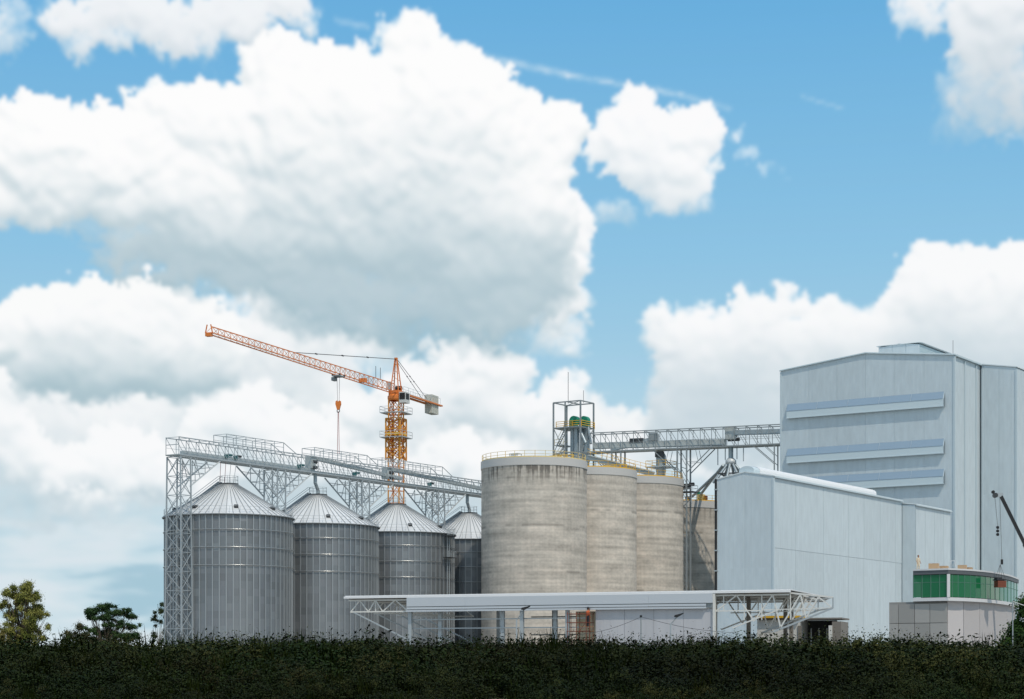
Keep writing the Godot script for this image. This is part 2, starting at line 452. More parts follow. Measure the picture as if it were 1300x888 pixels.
func make_materials() -> void:
	rng.seed = 7
	unit_box = BoxMesh.new()
	unit_box.size = Vector3.ONE
	unit_rod = CylinderMesh.new()
	unit_rod.top_radius = 0.5
	unit_rod.bottom_radius = 0.5
	unit_rod.height = 1.0
	unit_rod.radial_segments = 10
	unit_rod.rings = 1
	mat("lattice", Vector3(0.41, 0.45, 0.47), 0.5, 0.35)
	mat("lattice_pale", Vector3(0.60, 0.63, 0.64), 0.5, 0.2)
	mat("lattice_dark", Vector3(0.27, 0.30, 0.31), 0.55, 0.25)
	mat("plate", Vector3(0.46, 0.50, 0.50), 0.55, 0.2)
	mat("conveyor", Vector3(0.42, 0.47, 0.485), 0.5, 0.25)
	mat("stiffener", Vector3(0.38, 0.41, 0.425), 0.42, 0.5)
	mat("wind_ring", Vector3(0.48, 0.50, 0.50), 0.28, 0.8)
	for i in 3:
		mat("roof_sheet_%d" % i, Vector3(0.67, 0.69, 0.70) * [1.0, 0.95, 1.05][i], 0.5, 0.15)
	mat("roof_rib", Vector3(0.30, 0.325, 0.34), 0.5, 0.3)
	mat("dark_steel", Vector3(0.05, 0.055, 0.06), 0.5, 0.2)
	mat("black_paint", Vector3(0.012, 0.013, 0.015), 0.6)
	mat("teal_paint", Vector3(0.04, 0.15, 0.16), 0.45)
	mat("green_paint", Vector3(0.0, 0.22, 0.13), 0.45)
	mat("yellow_paint", Vector3(0.72, 0.42, 0.03), 0.5)
	mat("pale_yellow", Vector3(0.70, 0.55, 0.25), 0.5)
	mat("orange_paint", Vector3(0.70, 0.20, 0.035), 0.5)
	mat("orange_pale", Vector3(0.66, 0.27, 0.13), 0.55)
	mat("amber_paint", Vector3(0.68, 0.28, 0.02), 0.5)
	mat("red_cable", Vector3(0.35, 0.07, 0.06), 0.6)
	mat("wire", Vector3(0.06, 0.06, 0.065), 0.6)
	mat("cab_white", Vector3(0.60, 0.60, 0.58), 0.5)
	mat("white_paint", Vector3(0.74, 0.75, 0.76), 0.45)
	mat("fascia_white", Vector3(0.50, 0.54, 0.58), 0.5)
	mat("white_steel", Vector3(0.66, 0.66, 0.63), 0.5)
	mat("rust", Vector3(0.19, 0.055, 0.03), 0.8)
	mat("cardboard", Vector3(0.48, 0.33, 0.20), 0.9)
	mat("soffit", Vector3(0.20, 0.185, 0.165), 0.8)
	mat("duct", Vector3(0.36, 0.42, 0.45), 0.4, 0.4)
	mat("counterweight", Vector3(0.52, 0.52, 0.46), 0.9)
	mat("timber", Vector3(0.42, 0.22, 0.10), 0.8)
	mat("skin", Vector3(0.33, 0.17, 0.10), 0.6)
	mat("orange_cloth", Vector3(0.62, 0.13, 0.04), 0.9)
	mat("dark_cloth", Vector3(0.025, 0.028, 0.035), 0.9)
	mat("cream_cloth", Vector3(0.62, 0.52, 0.38), 0.9)
	mat("hair", Vector3(0.012, 0.010, 0.009), 0.7)
	mat("bark", Vector3(0.11, 0.085, 0.06), 0.9)
	var grass := mat("soil_and_grass", Vector3(0.05, 0.06, 0.025), 1.0)
	var gi := Image.create(128, 128, false, Image.FORMAT_RGB8)
	var gn := noise(3, 0.06, 4)
	for j in 128:
		for i in 128:
			var v := 0.5 + 0.5 * gn.get_noise_2d(i, j)
			var c := Vector3(0.035, 0.045, 0.016).lerp(Vector3(0.085, 0.075, 0.04), v)
			gi.set_pixel(i, j, Color(c.x, c.y, c.z).linear_to_srgb())
	grass.albedo_color = Color.WHITE
	grass.albedo_texture = ImageTexture.create_from_image(gi)
	grass.uv1_triplanar = true
	grass.uv1_world_triplanar = true
	grass.uv1_scale = Vector3.ONE * 0.13
	mat("yard_concrete", Vector3(0.30, 0.29, 0.27), 0.9)
	# corrugated silo sheet: horizontal waves
	var ci := Image.create(4, 32, false, Image.FORMAT_RGB8)
	for j in 32:
		var slope := 0.45 * cos(TAU * j / 32.0)
		var nv := Vector3(0, slope, 1).normalized() * 0.5 + Vector3.ONE * 0.5
		for i in 4:
			ci.set_pixel(i, j, Color(nv.x, nv.y, nv.z))
	var wall := mat("silo_sheet", Vector3(1, 1, 1), 0.42, 0.6)
	wall.vertex_color_use_as_albedo = true
	wall.normal_enabled = true
	wall.normal_texture = ImageTexture.create_from_image(ci)
	wall.normal_scale = 0.5
	# trapezoidal cladding: one tile is 16 m wide and carries 24 ribs
	var ri := Image.create(1536, 4, false, Image.FORMAT_RGB8)
	for i in 1536:
		var t := i % 64
		var s := 0.0
		if t >= 6 and t < 16:
			s = -0.8
		elif t >= 24 and t < 34:
			s = 0.8
		var nv := Vector3(s, 0, 1).normalized() * 0.5 + Vector3.ONE * 0.5
		for j in 4:
			ri.set_pixel(i, j, Color(nv.x, nv.y, nv.z))
	var rib := ImageTexture.create_from_image(ri)
	# weathered paint: vertical rain streaks and slow changes of tone, over the same 16 m
	var si := Image.create(512, 256, false, Image.FORMAT_RGB8)
	var sn := noise(41, 1.0, 3)
	for j in 256:
		for i in 512:
			var a := TAU * i / 512.0
			var v := 0.95 + 0.006 * sn.get_noise_3d(cos(a) * 26.0, j * 0.010, sin(a) * 26.0) + 0.035 * sn.get_noise_3d(cos(a) * 2.2, j * 0.016 + 40.0, sin(a) * 2.2)
			si.set_pixel(i, j, Color(v, v * 1.0, v * 1.002))
	var streaks := ImageTexture.create_from_image(si)
	for i in 3:
		for kind in [["clad", Vector3(0.62, 0.705, 0.742)], ["clad_white", Vector3(0.53, 0.535, 0.56)]]:
			var m := mat("%s_%d" % [kind[0], i], kind[1] * [1.0, 0.975, 1.02][i], 0.42)
			m.albedo_texture = streaks
			m.normal_enabled = true
			m.normal_texture = rib
			m.normal_scale = 0.08
	mat("clad_plain", Vector3(0.36, 0.46, 0.50), 0.45)
	mat("clad_trim", Vector3(0.54, 0.63, 0.67), 0.45)
	mat("clad_roof", Vector3(0.66, 0.72, 0.74), 0.45)
	mat("sky_tint_sheet", Vector3(0.25, 0.345, 0.44), 0.5)  # blue of the reflected sky is put into this colour
	mat("hood_end_shade", Vector3(0.20, 0.25, 0.28), 0.6)  # shade on the end of the hood, put into a dark colour
	mat("hood_front", Vector3(0.58, 0.68, 0.72), 0.45)
	var gl := mat("green_glass", Vector3(0.012, 0.15, 0.06), 0.05)
	gl.albedo_color.a = 0.95
	gl.transparency = BaseMaterial3D.TRANSPARENCY_ALPHA
	gl.metallic_specular = 0.35
	mat("mullion", Vector3(0.06, 0.17, 0.12), 0.5)
	mat("interior", Vector3(0.05, 0.06, 0.055), 0.9)
	mat("slab", Vector3(0.62, 0.63, 0.64), 0.7)


# an upright sheet that stands `thick` proud of the plane through o along d: its corners are (s0, y0), (s1, y0), (s1, yb), (s0, ya)
func sheet(p: Node3D, called: String, o: Vector3, d: Vector3, n: Vector3, s0: float, s1: float, y0: float, ya: float, yb: float, m: Material, thick := 0.06) -> MeshInstance3D:
	var st := begin()
	var f := o + n * thick
	var a := f + d * s0 + Vector3.UP * y0
	var b := f + d * s0 + Vector3.UP * ya
	var c := f + d * s1 + Vector3.UP * yb
	var e := f + d * s1 + Vector3.UP * y0
	var k := 1.0 / 32.0
	var flip := d.cross(Vector3.UP).dot(n) < 0.0
	var w := [Vector2(s0, y0) / 16.0, Vector2(s0, ya) / 16.0, Vector2(s1, yb) / 16.0, Vector2(s1, y0) / 16.0]
	if flip:
		quad(st, e, c, b, a, w[3], w[2], w[1], w[0])
	else:
		quad(st, a, b, c, e, w[0], w[1], w[2], w[3])
	var back := -n * (thick - 0.005)
	for pr in [[a, b], [b, c], [c, e], [e, a]]:
		var u: Vector3 = pr[0]
		var v: Vector3 = pr[1]
		if flip:
			quad(st, u, v, v + back, u + back)
		else:
			quad(st, v, u, u + back, v + back)
	return part(p, called, done(st, true), m)


# posts and rails along a line of points
func railing(p: Node3D, called: String, pts: PackedVector3Array, h: float, m: Material, r := 0.03, rails := 2) -> void:
	for i in pts.size():
		bar(p, called + "_post", pts[i], pts[i] + Vector3.UP * h, r * 2.0, m)
		if i + 1 < pts.size():
			for k in rails:
				var up := Vector3.UP * h * (k + 1.0) / rails
				bar(p, called + "_rail", pts[i] + up, pts[i + 1] + up, r * 2.0, m)


func circle_points(r: float, y: float, n: int, from := 0.0, to := TAU) -> PackedVector3Array:
	var out := PackedVector3Array()
	for i in n + 1:
		var a := lerpf(from, to, float(i) / n)
		out.append(Vector3(r * sin(a), y, r * cos(a)))
	return out


# ---------------------------------------------------------------- ground

func bank(away: float) -> float:
	return 1.55 * smoothstep(54.0, 74.0, away) * (1.0 - smoothstep(80.0, 112.0, away))


func build_ground() -> void:
	var rows: Array[float] = [-300.0, 20.0, 50.0, 56.0, 60.0, 64.0, 68.0, 72.0, 76.0, 80.0, 86.0, 92.0, 100.0, 108.0, 114.0, 200.0, 450.0, 1500.0, 5000.0]
	var cols: Array[float] = [-5000.0, -1000.0, -200.0, -50.0, 0.0, 50.0, 200.0, 1000.0, 5000.0]
	var st := begin(true)
	for j in rows.size() - 1:
		for i in cols.size() - 1:
			var a := at(cols[i], bank(rows[j]), rows[j])
			var b := at(cols[i], bank(rows[j + 1]), rows[j + 1])
			var c := at(cols[i + 1], bank(rows[j + 1]), rows[j + 1])
			var d := at(cols[i + 1], bank(rows[j]), rows[j])
			quad(st, a, b, c, d)
	structure("ground", done(st), M.soil_and_grass)
	var y := PlaneMesh.new()
	y.size = Vector2(320, 330)
	structure("concrete_yard", y, M.yard_concrete, Transform3D(Basis(), at(10, 0.02, 285)))


# ---------------------------------------------------------------- panel-clad buildings

# walls of separate cladding sheets on a solid core; local frame: front on z = 0 facing +z, running from x0 to x1, the building going back to -depth
func clad_front(o: Node3D, x0: float, x1: float, n: int, top: Callable, z := 0.0, kind := "clad", y0 := 0.0) -> void:
	for i in n:
		var a := lerpf(x0, x1, float(i) / n) + 0.012
		var b := lerpf(x0, x1, float(i + 1) / n) - 0.012
		sheet(o, "wall_panel", Vector3(0, 0, z), Vector3.RIGHT, Vector3.BACK, a, b, y0, top.call(a), top.call(b), M["%s_%d" % [kind, rng.randi() % 3]])


func clad_side(o: Node3D, x: float, joints: Array, y0: float, y1: float, lap := 0.0, kind := "clad") -> void:
	for i in joints.size() - 1:
		var a: float = joints[i] + 0.03
		var b: float = joints[i + 1] - 0.03
		if lap > 0.0:
			sheet(o, "wall_panel", Vector3(x, 0, 0), Vector3(0, 0, -1), Vector3.RIGHT, a, b, y0, lap - 0.012, lap - 0.012, M["%s_%d" % [kind, rng.randi() % 3]])
			sheet(o, "wall_panel", Vector3(x, 0, 0), Vector3(0, 0, -1), Vector3.RIGHT, a, b, lap + 0.012, y1, y1, M["%s_%d" % [kind, rng.randi() % 3]], 0.085)
		else:
			sheet(o, "wall_panel", Vector3(x, 0, 0), Vector3(0, 0, -1), Vector3.RIGHT, a, b, y0, y1, y1, M["%s_%d" % [kind, rng.randi() % 3]])


func build_tall_building() -> void:
	var o := thing("mill_building", "tall pale blue clad building with three long hoods on its gable wall", "building", at(72.4, 0, 322.0), SITE)
	var w := 31.1
	var eave := 54.0
	var rise := 1.65
	var top := func(x: float) -> float: return eave + rise * (1.0 - absf(x + w / 2.0) / (w / 2.0))
	var wall := part(o, "wall", extrude(PackedVector2Array([Vector2(-w, 0), Vector2(0, 0), Vector2(0, eave - 0.05), Vector2(-w / 2, eave + rise - 0.05), Vector2(-w, eave - 0.05)]), -45.0, 0.0), M.clad_plain)
	clad_front(wall, -w, 0.0, 6, top)
	clad_side(wall, 0.0, [0.0, 4.3, 9.6, 11.4, 18.0, 25.0, 32.0, 39.0, 45.0], 0.0, eave)
	# roof sheets with an overhang, verge trims and corner flashings
	for s in [-1.0, 1.0]:
		var e: float = -w / 2 + s * (w / 2 + 0.25)
		var pts := PackedVector2Array([Vector2(-w / 2, eave + rise), Vector2(e, eave - 0.03), Vector2(e, eave + 0.17), Vector2(-w / 2, eave + rise + 0.2)])
		if s > 0.0:
			pts = PackedVector2Array([pts[0], pts[1], pts[2], pts[3]])
		else:
			pts = PackedVector2Array([pts[3], pts[2], pts[1], pts[0]])
		part(o, "roof", extrude(pts, -45.2, 0.2), M.clad_roof)
		bar(o, "verge_trim", Vector3(-w / 2, eave + rise + 0.02, 0.2), Vector3(e, eave - 0.0, 0.2), 0.3, M.clad_trim, 0.12)
	box(o, "corner_trim", Vector3(0.02, eave / 2 - 0.1, 0.02), Vector3(0.34, eave - 0.2, 0.34), M.clad_trim)
	box(o, "corner_trim", Vector3(-w - 0.02, eave / 2 - 0.1, 0.02), Vector3(0.3, eave - 0.2, 0.3), M.clad_trim)
	box(o, "gutter", Vector3(0.34, eave - 0.1, -22.0), Vector3(0.3, 0.25, 44.0), M.clad_trim)
	for z in [-4.3, -9.6]:
		box(o, "downpipe", Vector3(0.18, eave / 2 - 0.2, z), Vector3(0.22, eave - 0.4, 0.2), M.clad_trim)
	# the three rain hoods: a sloping top sheet, an upright front, closed ends
	for h in [[46.9, 3.0], [39.2, 3.0], [34.2, 3.0]]:
		var y: float = h[0]
		var hood := part(o, "rain_hood", extrude(PackedVector2Array([Vector2(0.08, y - 1.2), Vector2(0.6, y - 1.2), Vector2(0.6, y + 0.0), Vector2(0.08, y + 1.2)]), 0.0, 28.2), M.hood_front, Transform3D(Basis(Vector3.UP, -PI / 2), Vector3(-1.65, 0, 0)))
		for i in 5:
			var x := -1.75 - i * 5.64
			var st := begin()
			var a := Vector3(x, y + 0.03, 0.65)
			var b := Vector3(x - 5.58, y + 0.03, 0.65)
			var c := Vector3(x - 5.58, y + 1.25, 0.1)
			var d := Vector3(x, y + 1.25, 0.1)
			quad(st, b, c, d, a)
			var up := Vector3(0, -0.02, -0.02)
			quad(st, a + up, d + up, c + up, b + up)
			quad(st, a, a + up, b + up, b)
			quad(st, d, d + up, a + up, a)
			under(hood, part(o, "sky_tint_sheet", done(st), M.sky_tint_sheet))
		under(hood, sheet(o, "hood_end_shade", Vector3(-1.62, 0, 0), Vector3.BACK, Vector3.RIGHT, 0.1, 0.6, y - 1.15, y + 1.12, y - 0.05, M.hood_end_shade, 0.04))
		box(o, "hood_lip", Vector3(-15.75, y - 1.2, 0.6), Vector3(28.3, 0.12, 0.16), M.clad_trim)
	# ridge monitor, set back from the gable
	var mo := Vector3(-w / 2, 0, -14.6)
	var mw := 3.8
	var m := part(o, "ridge_monitor", extrude(PackedVector2Array([Vector2(-mw, 54.9), Vector2(mw, 54.9), Vector2(mw, 58.9), Vector2(0, 59.35), Vector2(-mw, 58.9)]), -25.0, 0.0), M.clad_plain, Transform3D(Basis(), mo))
	for i in 3:
		var a := lerpf(-mw, mw, i / 3.0) + 0.03
		var b := lerpf(-mw, mw, (i + 1) / 3.0) - 0.03
		sheet(m, "monitor_panel", Vector3.ZERO, Vector3.RIGHT, Vector3.BACK, a, b, 54.95, 58.9 + 0.45 * (1.0 - absf(a) / mw), 58.9 + 0.45 * (1.0 - absf(b) / mw), M["clad_%d" % i])
	for s in [-1.0, 1.0]:
		bar(o, "monitor_roof", mo + Vector3(s * (mw + 0.2) * 0.5, 59.22, -12.5 - 12.7), mo + Vector3(s * (mw + 0.2) * 0.5, 59.22, 0.2), mw + 0.2, M.clad_roof, 0.08).rotate_object_local(Vector3.UP, s * 0.118)
	rod(o, "lightning_rod", mo + Vector3(3.0, 59.0, -18.0), mo + Vector3(3.0, 62.2, -18.0), 0.04, M.wire)


func build_annex() -> void:
	var o := thing("mill_annex", "narrower pale clad wing set back behind the tall building's corner", "building", at(78.85, 0, 331.7), SITE)
	var wall := part(o, "wall", extrude(PackedVector2Array([Vector2(0.3, 0), Vector2(6.3, 0), Vector2(6.3, 52.85), Vector2(0.3, 53.8)]), -33.0, -0.1), M.clad_plain)
	var top := func(x: float) -> float: return 53.9 - x * 0.155
	clad_front(wall, 0.3, 6.3, 2, top, -0.1)
	clad_side(wall, 6.3, [0.1, 7.0, 14.0, 21.0, 28.0, 33.0], 0.0, 52.85)
	part(o, "roof", extrude(PackedVector2Array([Vector2(0.3, 53.9), Vector2(6.5, 52.93), Vector2(6.5, 53.1), Vector2(0.3, 54.08)]), -33.0, 0.1), M.clad_roof)
	box(o, "corner_trim", Vector3(6.32, 26.3, -0.08), Vector3(0.32, 52.6, 0.32), M.clad_trim)
	box(o, "corner_trim", Vector3(0.45, 26.6, -0.02), Vector3(0.3, 53.2, 0.2), M.clad_trim)


func build_low_building() -> void:
	var o := thing("intake_building", "long narrow grey-blue clad shed with white ridge vent, before the tall building", "building", at(34.8, 0, 262.0), SITE)
	var w := 8.35
	var eave := 28.1
	var rise := 0.75
	var top := func(x: float) -> float: return eave + rise * (1.0 - absf(x + w / 2.0) / (w / 2.0))
	var wall := part(o, "wall", extrude(PackedVector2Array([Vector2(-w, 0), Vector2(0, 0), Vector2(0, eave - 0.05), Vector2(-w / 2, eave + rise - 0.05), Vector2(-w, eave - 0.05)]), -44.5, 0.0), M.clad_plain)
	clad_front(wall, -w, 0.0, 2, top)
	clad_side(wall, 0.0, [0.0, 6.8, 15.8, 24.5, 30.0, 36.0, 42.0, 44.4], 0.0, eave, 18.6)
	for s in [-1.0, 1.0]:
		var e: float = -w / 2 + s * (w / 2 + 0.2)
		var pts := PackedVector2Array([Vector2(-w / 2, eave + rise), Vector2(e, eave - 0.03), Vector2(e, eave + 0.12), Vector2(-w / 2, eave + rise + 0.15)])
		if s < 0.0:
			pts.reverse()
		part(o, "roof", extrude(pts, -44.5, 0.15), M.clad_roof)
	box(o, "corner_trim", Vector3(0.02, eave / 2 - 0.1, 0.02), Vector3(0.26, eave - 0.2, 0.26), M.clad_trim)
	box(o, "gutter", Vector3(0.28, eave - 0.08, -22.2), Vector3(0.24, 0.2, 44.2), M.clad_trim)
	# round-topped white ridge vent
	var prof := PackedVector2Array()
	for i in 9:
		var a := PI * i / 8.0
		prof.append(Vector2(1.15 * cos(a), 0.55 + 0.62 * sin(a)))
	prof.append(Vector2(-1.15, 0.0))
	prof.append(Vector2(1.15, 0.0))
	part(o, "ridge_vent", extrude(prof, -42.0, -2.2), M.white_paint, Transform3D(Basis(), Vector3(-w / 2, eave + rise - 0.15, 0)))
	part(o, "ridge_cap", extrude(prof, -2.18, -0.4), M.clad_trim, Transform3D(Basis.from_scale(Vector3(0.96, 0.9, 1)), Vector3(-w / 2, eave + rise - 0.15, 0)))
	# dark pipe down the front corner
	rod(o, "downpipe", Vector3(-w - 0.18, 0, 0.1), Vector3(-w - 0.18, eave + 0.1, 0.1), 0.17, M.black_paint)
	for i in 10:
		box(o, "pipe_bracket", Vector3(-w - 0.1, 2.0 + i * 2.75, 0.12), Vector3(0.44, 0.16, 0.42), M.lattice)
	# the wider rear part
	var rear := part(o, "rear_wall", extrude(PackedVector2Array([Vector2(-w + 1.0, 0), Vector2(2.2, 0), Vector2(2.2, 27.4), Vector2(-3.0, 28.0), Vector2(-w + 1.0, 27.4)]), -59.0, -44.55), M.clad_plain)
	clad_front(rear, 0.1, 2.2, 1, func(x: float) -> float: return 27.55 - 0.06 * x, -44.55)
	clad_side(rear, 2.2, [44.6, 48.4, 52.2, 56.0, 59.0], 0.0, 27.35)
	part(o, "rear_roof", extrude(PackedVector2Array([Vector2(-3.0, 28.05), Vector2(2.4, 27.42), Vector2(2.4, 27.58), Vector2(-3.0, 28.2)]), -59.1, -44.4), M.clad_roof)
	box(o, "rear_gutter", Vector3(2.46, 27.36, -51.8), Vector3(0.22, 0.18, 14.6), M.clad_trim)


# ---------------------------------------------------------------- galvanised steel silos

const SILO_STEP := 21.9
const SILO_0 := Vector3(-43.9, 0, -305.0)


func along_row(k: float) -> Vector3:
	return SILO_0 + Vector3(0.549, 0, -0.836) * k


func build_steel_silos() -> void:
	var r := 9.8
	var n := 60
	var eave := 25.9
	var rt := 1.4
	var yt := 31.1
	# sheets of the wall, each with its own tone
	var tones: Array[ArrayMesh] = []
	for variant in 4:
		var st := SurfaceTool.new()
		st.begin(Mesh.PRIMITIVE_TRIANGLES)
		var rows := 23
		for j in rows:
			var lot := 1.0 + rng.randf_range(-0.05, 0.05)
			for i in n:
				var t := lot * (1.0 + rng.randf_range(-0.09, 0.09)) * (0.25 if rng.randf() > 0.06 else 0.28)
				if j < 9 + variant:
					t *= 1.07
				var y0 := eave * j / rows
				var y1 := eave * (j + 1) / rows
				var quadv := []
				for c in [[0, 0], [0, 1], [1, 1], [1, 0]]:
					var a: float = TAU * (i + c[0]) / n
					quadv.append([Vector3(r * sin(a), y1 if c[1] == 1 else y0, r * cos(a)), Vector3(sin(a), 0, cos(a)), Vector2((i + c[0]) * 0.5, -(y1 if c[1] == 1 else y0) * 9.0)])
				for q in [0, 2, 3, 0, 1, 2]:
					st.set_color(Color(t * 0.93, t, t * 1.05))
					st.set_normal(quadv[q][1])
					st.set_uv(quadv[q][2])
					st.add_vertex(quadv[q][0])
		st.index()
		st.generate_tangents()
		tones.append(st.commit())
	# one roof wedge with a standing seam
	var st2 := begin()
	var h := PI / n
	var e := r + 0.35
	var ye := eave - 0.02
	var a0 := Vector3(-e * sin(h), ye, e * cos(h))
	var a1 := Vector3(e * sin(h), ye, e * cos(h))
	var b1 := Vector3(rt * sin(h), yt, rt * cos(h))
	var b0 := Vector3(-rt * sin(h), yt, rt * cos(h))
	var lift := Vector3(0, -0.07, 0)
	quad(st2, a0, b0, b1, a1)
	quad(st2, a1 + lift, b1 + lift, b0 + lift, a0 + lift)
	quad(st2, a0, a1, a1 + lift, a0 + lift)
	var wedge := done(st2)
	var labels := ["galvanised silo at the open end of the row, beside the end lattice tower", "second galvanised silo from the end tower, with a bent spout on its cone", "galvanised silo standing in front of the tower crane's mast", "galvanised silo half hidden behind the biggest concrete silo"]
	for s in 4:
		var o := thing("steel_silo", labels[s], "silo", along_row(SILO_STEP * s), 0.02 * s, "galvanised silos in a row under the gallery")
		part(o, "wall", tones[s], M.silo_sheet)
		for i in n:
			var ang := TAU * i / n
			var d := Vector3(sin(ang), 0, cos(ang))
			part(o, "stiffener", unit_box, M.stiffener, Transform3D(Basis(Vector3.UP, ang) * Basis.from_scale(Vector3(0.16, eave - 0.1, 0.13)), d * (r + 0.06) + Vector3.UP * (eave * 0.5 - 0.06)))
			part(o, "roof_panel", wedge, M["roof_sheet_%d" % (rng.randi() % 3)], Transform3D(Basis(Vector3.UP, ang + h), Vector3.ZERO))
			bar(o, "roof_rib", d * (e - 0.02) + Vector3.UP * (ye + 0.03), d * (rt + 0.02) + Vector3.UP * (yt + 0.03), 0.075, M.roof_rib, 0.12)
		for y in [eave - 2.35, eave - 5.0, eave - 7.7]:
			part(o, "wind_ring", ring(r + 0.22, 0.055), M.wind_ring, Transform3D(Basis(), Vector3(0, y, 0)))
		part(o, "eave_ring", ring(r + 0.33, 0.1), M.roof_rib, Transform3D(Basis(), Vector3(0, eave - 0.06, 0)))
		# collar and guard on the peak
		part(o, "peak_collar", lathe(PackedVector2Array([Vector2(rt + 0.12, yt - 0.12), Vector2(rt + 0.12, yt + 0.2), Vector2(0.5, yt + 0.32), Vector2(0, yt + 0.34)]), 24, 1.0, false), M.dark_steel)
		for i in 10:
			var a := TAU * i / 10.0
			bar(o, "guard_post", Vector3(1.45 * sin(a), yt + 0.2, 1.45 * cos(a)), Vector3(1.45 * sin(a), yt + 1.35, 1.45 * cos(a)), 0.05, M.lattice)
		for y in [0.75, 1.3]:
			part(o, "guard_rail", ring(1.45, 0.025, 24), M.lattice, Transform3D(Basis(), Vector3(0, yt + y, 0)))
		# guard rail round the eave
		for i in 40:
			var a := TAU * i / 40.0
			var d := Vector3(sin(a), 0, cos(a)) * (r + 0.1)
			bar(o, "eave_post", d + Vector3.UP * (eave + 0.05), d + Vector3.UP * (eave + 1.15), 0.04, M.lattice)
		for y in [0.65, 1.15]:
			part(o, "eave_rail", ring(r + 0.1, 0.022), M.lattice, Transform3D(Basis(), Vector3(0, eave + y, 0)))
		# roof vents
		for i in 8:
			var a := TAU * (i + 0.35) / 8.0
			var q := 0.83
			var c := Vector3(sin(a) * r * q, lerpf(yt, eave, (r * q - rt) / (r - rt)), cos(a) * r * q)
			var v := part(o, "roof_vent", extrude(PackedVector2Array([Vector2(-0.3, -0.1), Vector2(0.42, -0.45), Vector2(0.55, 0.28), Vector2(0.3, 0.45), Vector2(-0.3, 0.35)]), -0.3, 0.3), M.dark_steel, Transform3D(Basis(Vector3.UP, a - PI / 2), c))
		# stair up the cone
		var sa := -1.95
		var sd := Vector3(sin(sa), 0, cos(sa))
		var sp := Vector3(cos(sa), 0, -sin(sa)) * 0.45
		for k in [-1.0, 1.0]:
			bar(o, "stair_stringer", sd * (r + 0.2) + Vector3.UP * (eave + 0.35) + sp * k, sd * (rt + 0.1) + Vector3.UP * (yt + 0.45) + sp * k, 0.12, M.roof_rib, 0.3)
			bar(o, "stair_handrail", sd * (r + 0.2) + Vector3.UP * (eave + 1.3) + sp * k, sd * (rt + 0.1) + Vector3.UP * (yt + 1.4) + sp * k, 0.06, M.lattice)
		for k in 24:
			var t := (k + 0.5) / 24.0
			var c := (sd * (r + 0.2) + Vector3.UP * (eave + 0.4)).lerp(sd * (rt + 0.1) + Vector3.UP * (yt + 0.5), t)
			bar(o, "stair_tread", c - sp, c + sp, 0.22, M.plate, 0.05)
		# ladder with landing on the wall
		var la := 1.02 if s == 2 else 2.4
		var ld := Vector3(sin(la), 0, cos(la))
		var lp := Vector3(cos(la), 0, -sin(la))
		for k in [-0.3, 0.3]:
			bar(o, "ladder_rail", ld * (r + 0.5) + lp * k, ld * (r + 0.5) + lp * k + Vector3.UP * (eave + 1.0), 0.07, M.lattice)
		for k in 60:
			bar(o, "ladder_rung", ld * (r + 0.5) - lp * 0.3 + Vector3.UP * (k * 0.43 + 0.4), ld * (r + 0.5) + lp * 0.3 + Vector3.UP * (k * 0.43 + 0.4), 0.04, M.lattice)
		for y in [eave - 4.2, eave - 0.5]:
			box(o, "ladder_landing", ld * (r + 0.75) + Vector3.UP * y, Vector3(2.6, 0.12, 1.1), M.dark_steel, la)
			for k in [-1.25, -0.4, 0.4, 1.25]:
				bar(o, "landing_post", ld * (r + 1.25) + lp * k + Vector3.UP * y, ld * (r + 1.25) + lp * k + Vector3.UP * (y + 1.1), 0.05, M.lattice)
			bar(o, "landing_rail", ld * (r + 1.25) - lp * 1.25 + Vector3.UP * (y + 1.1), ld * (r + 1.25) + lp * 1.25 + Vector3.UP * (y + 1.1), 0.05, M.lattice)


# ---------------------------------------------------------------- the gallery over the steel silos

# braced sides of a square tower that may taper; x and z half sizes at foot and top
func lattice_tower(o: Node3D, y0: float, y1: float, foot: Vector2, top: Vector2, bays: int, leg: float, brace: float, m: Material, mb: Material, single := false) -> void:
	var corner := func(i: int, t: float) -> Vector3:
		var s := foot.lerp(top, t)
		return Vector3([-1.0, 1.0, 1.0, -1.0][i] * s.x, lerpf(y0, y1, t), [-1.0, -1.0, 1.0, 1.0][i] * s.y)
	for i in 4:
		bar(o, "leg", corner.call(i, 0.0), corner.call(i, 1.0), leg, m)
	for j in bays:
		var a := float(j) / bays
		var b := float(j + 1) / bays
		for i in 4:
			var k := (i + 1) % 4
			bar(o, "horizontal", corner.call(i, b), corner.call(k, b), brace, mb)
			if not single or (i + j) % 2 == 0:
				bar(o, "diagonal", corner.call(i, a), corner.call(k, b), brace, mb)
			if not single or (i + j) % 2 == 1:
				bar(o, "diagonal", corner.call(k, a), corner.call(i, b), brace, mb)


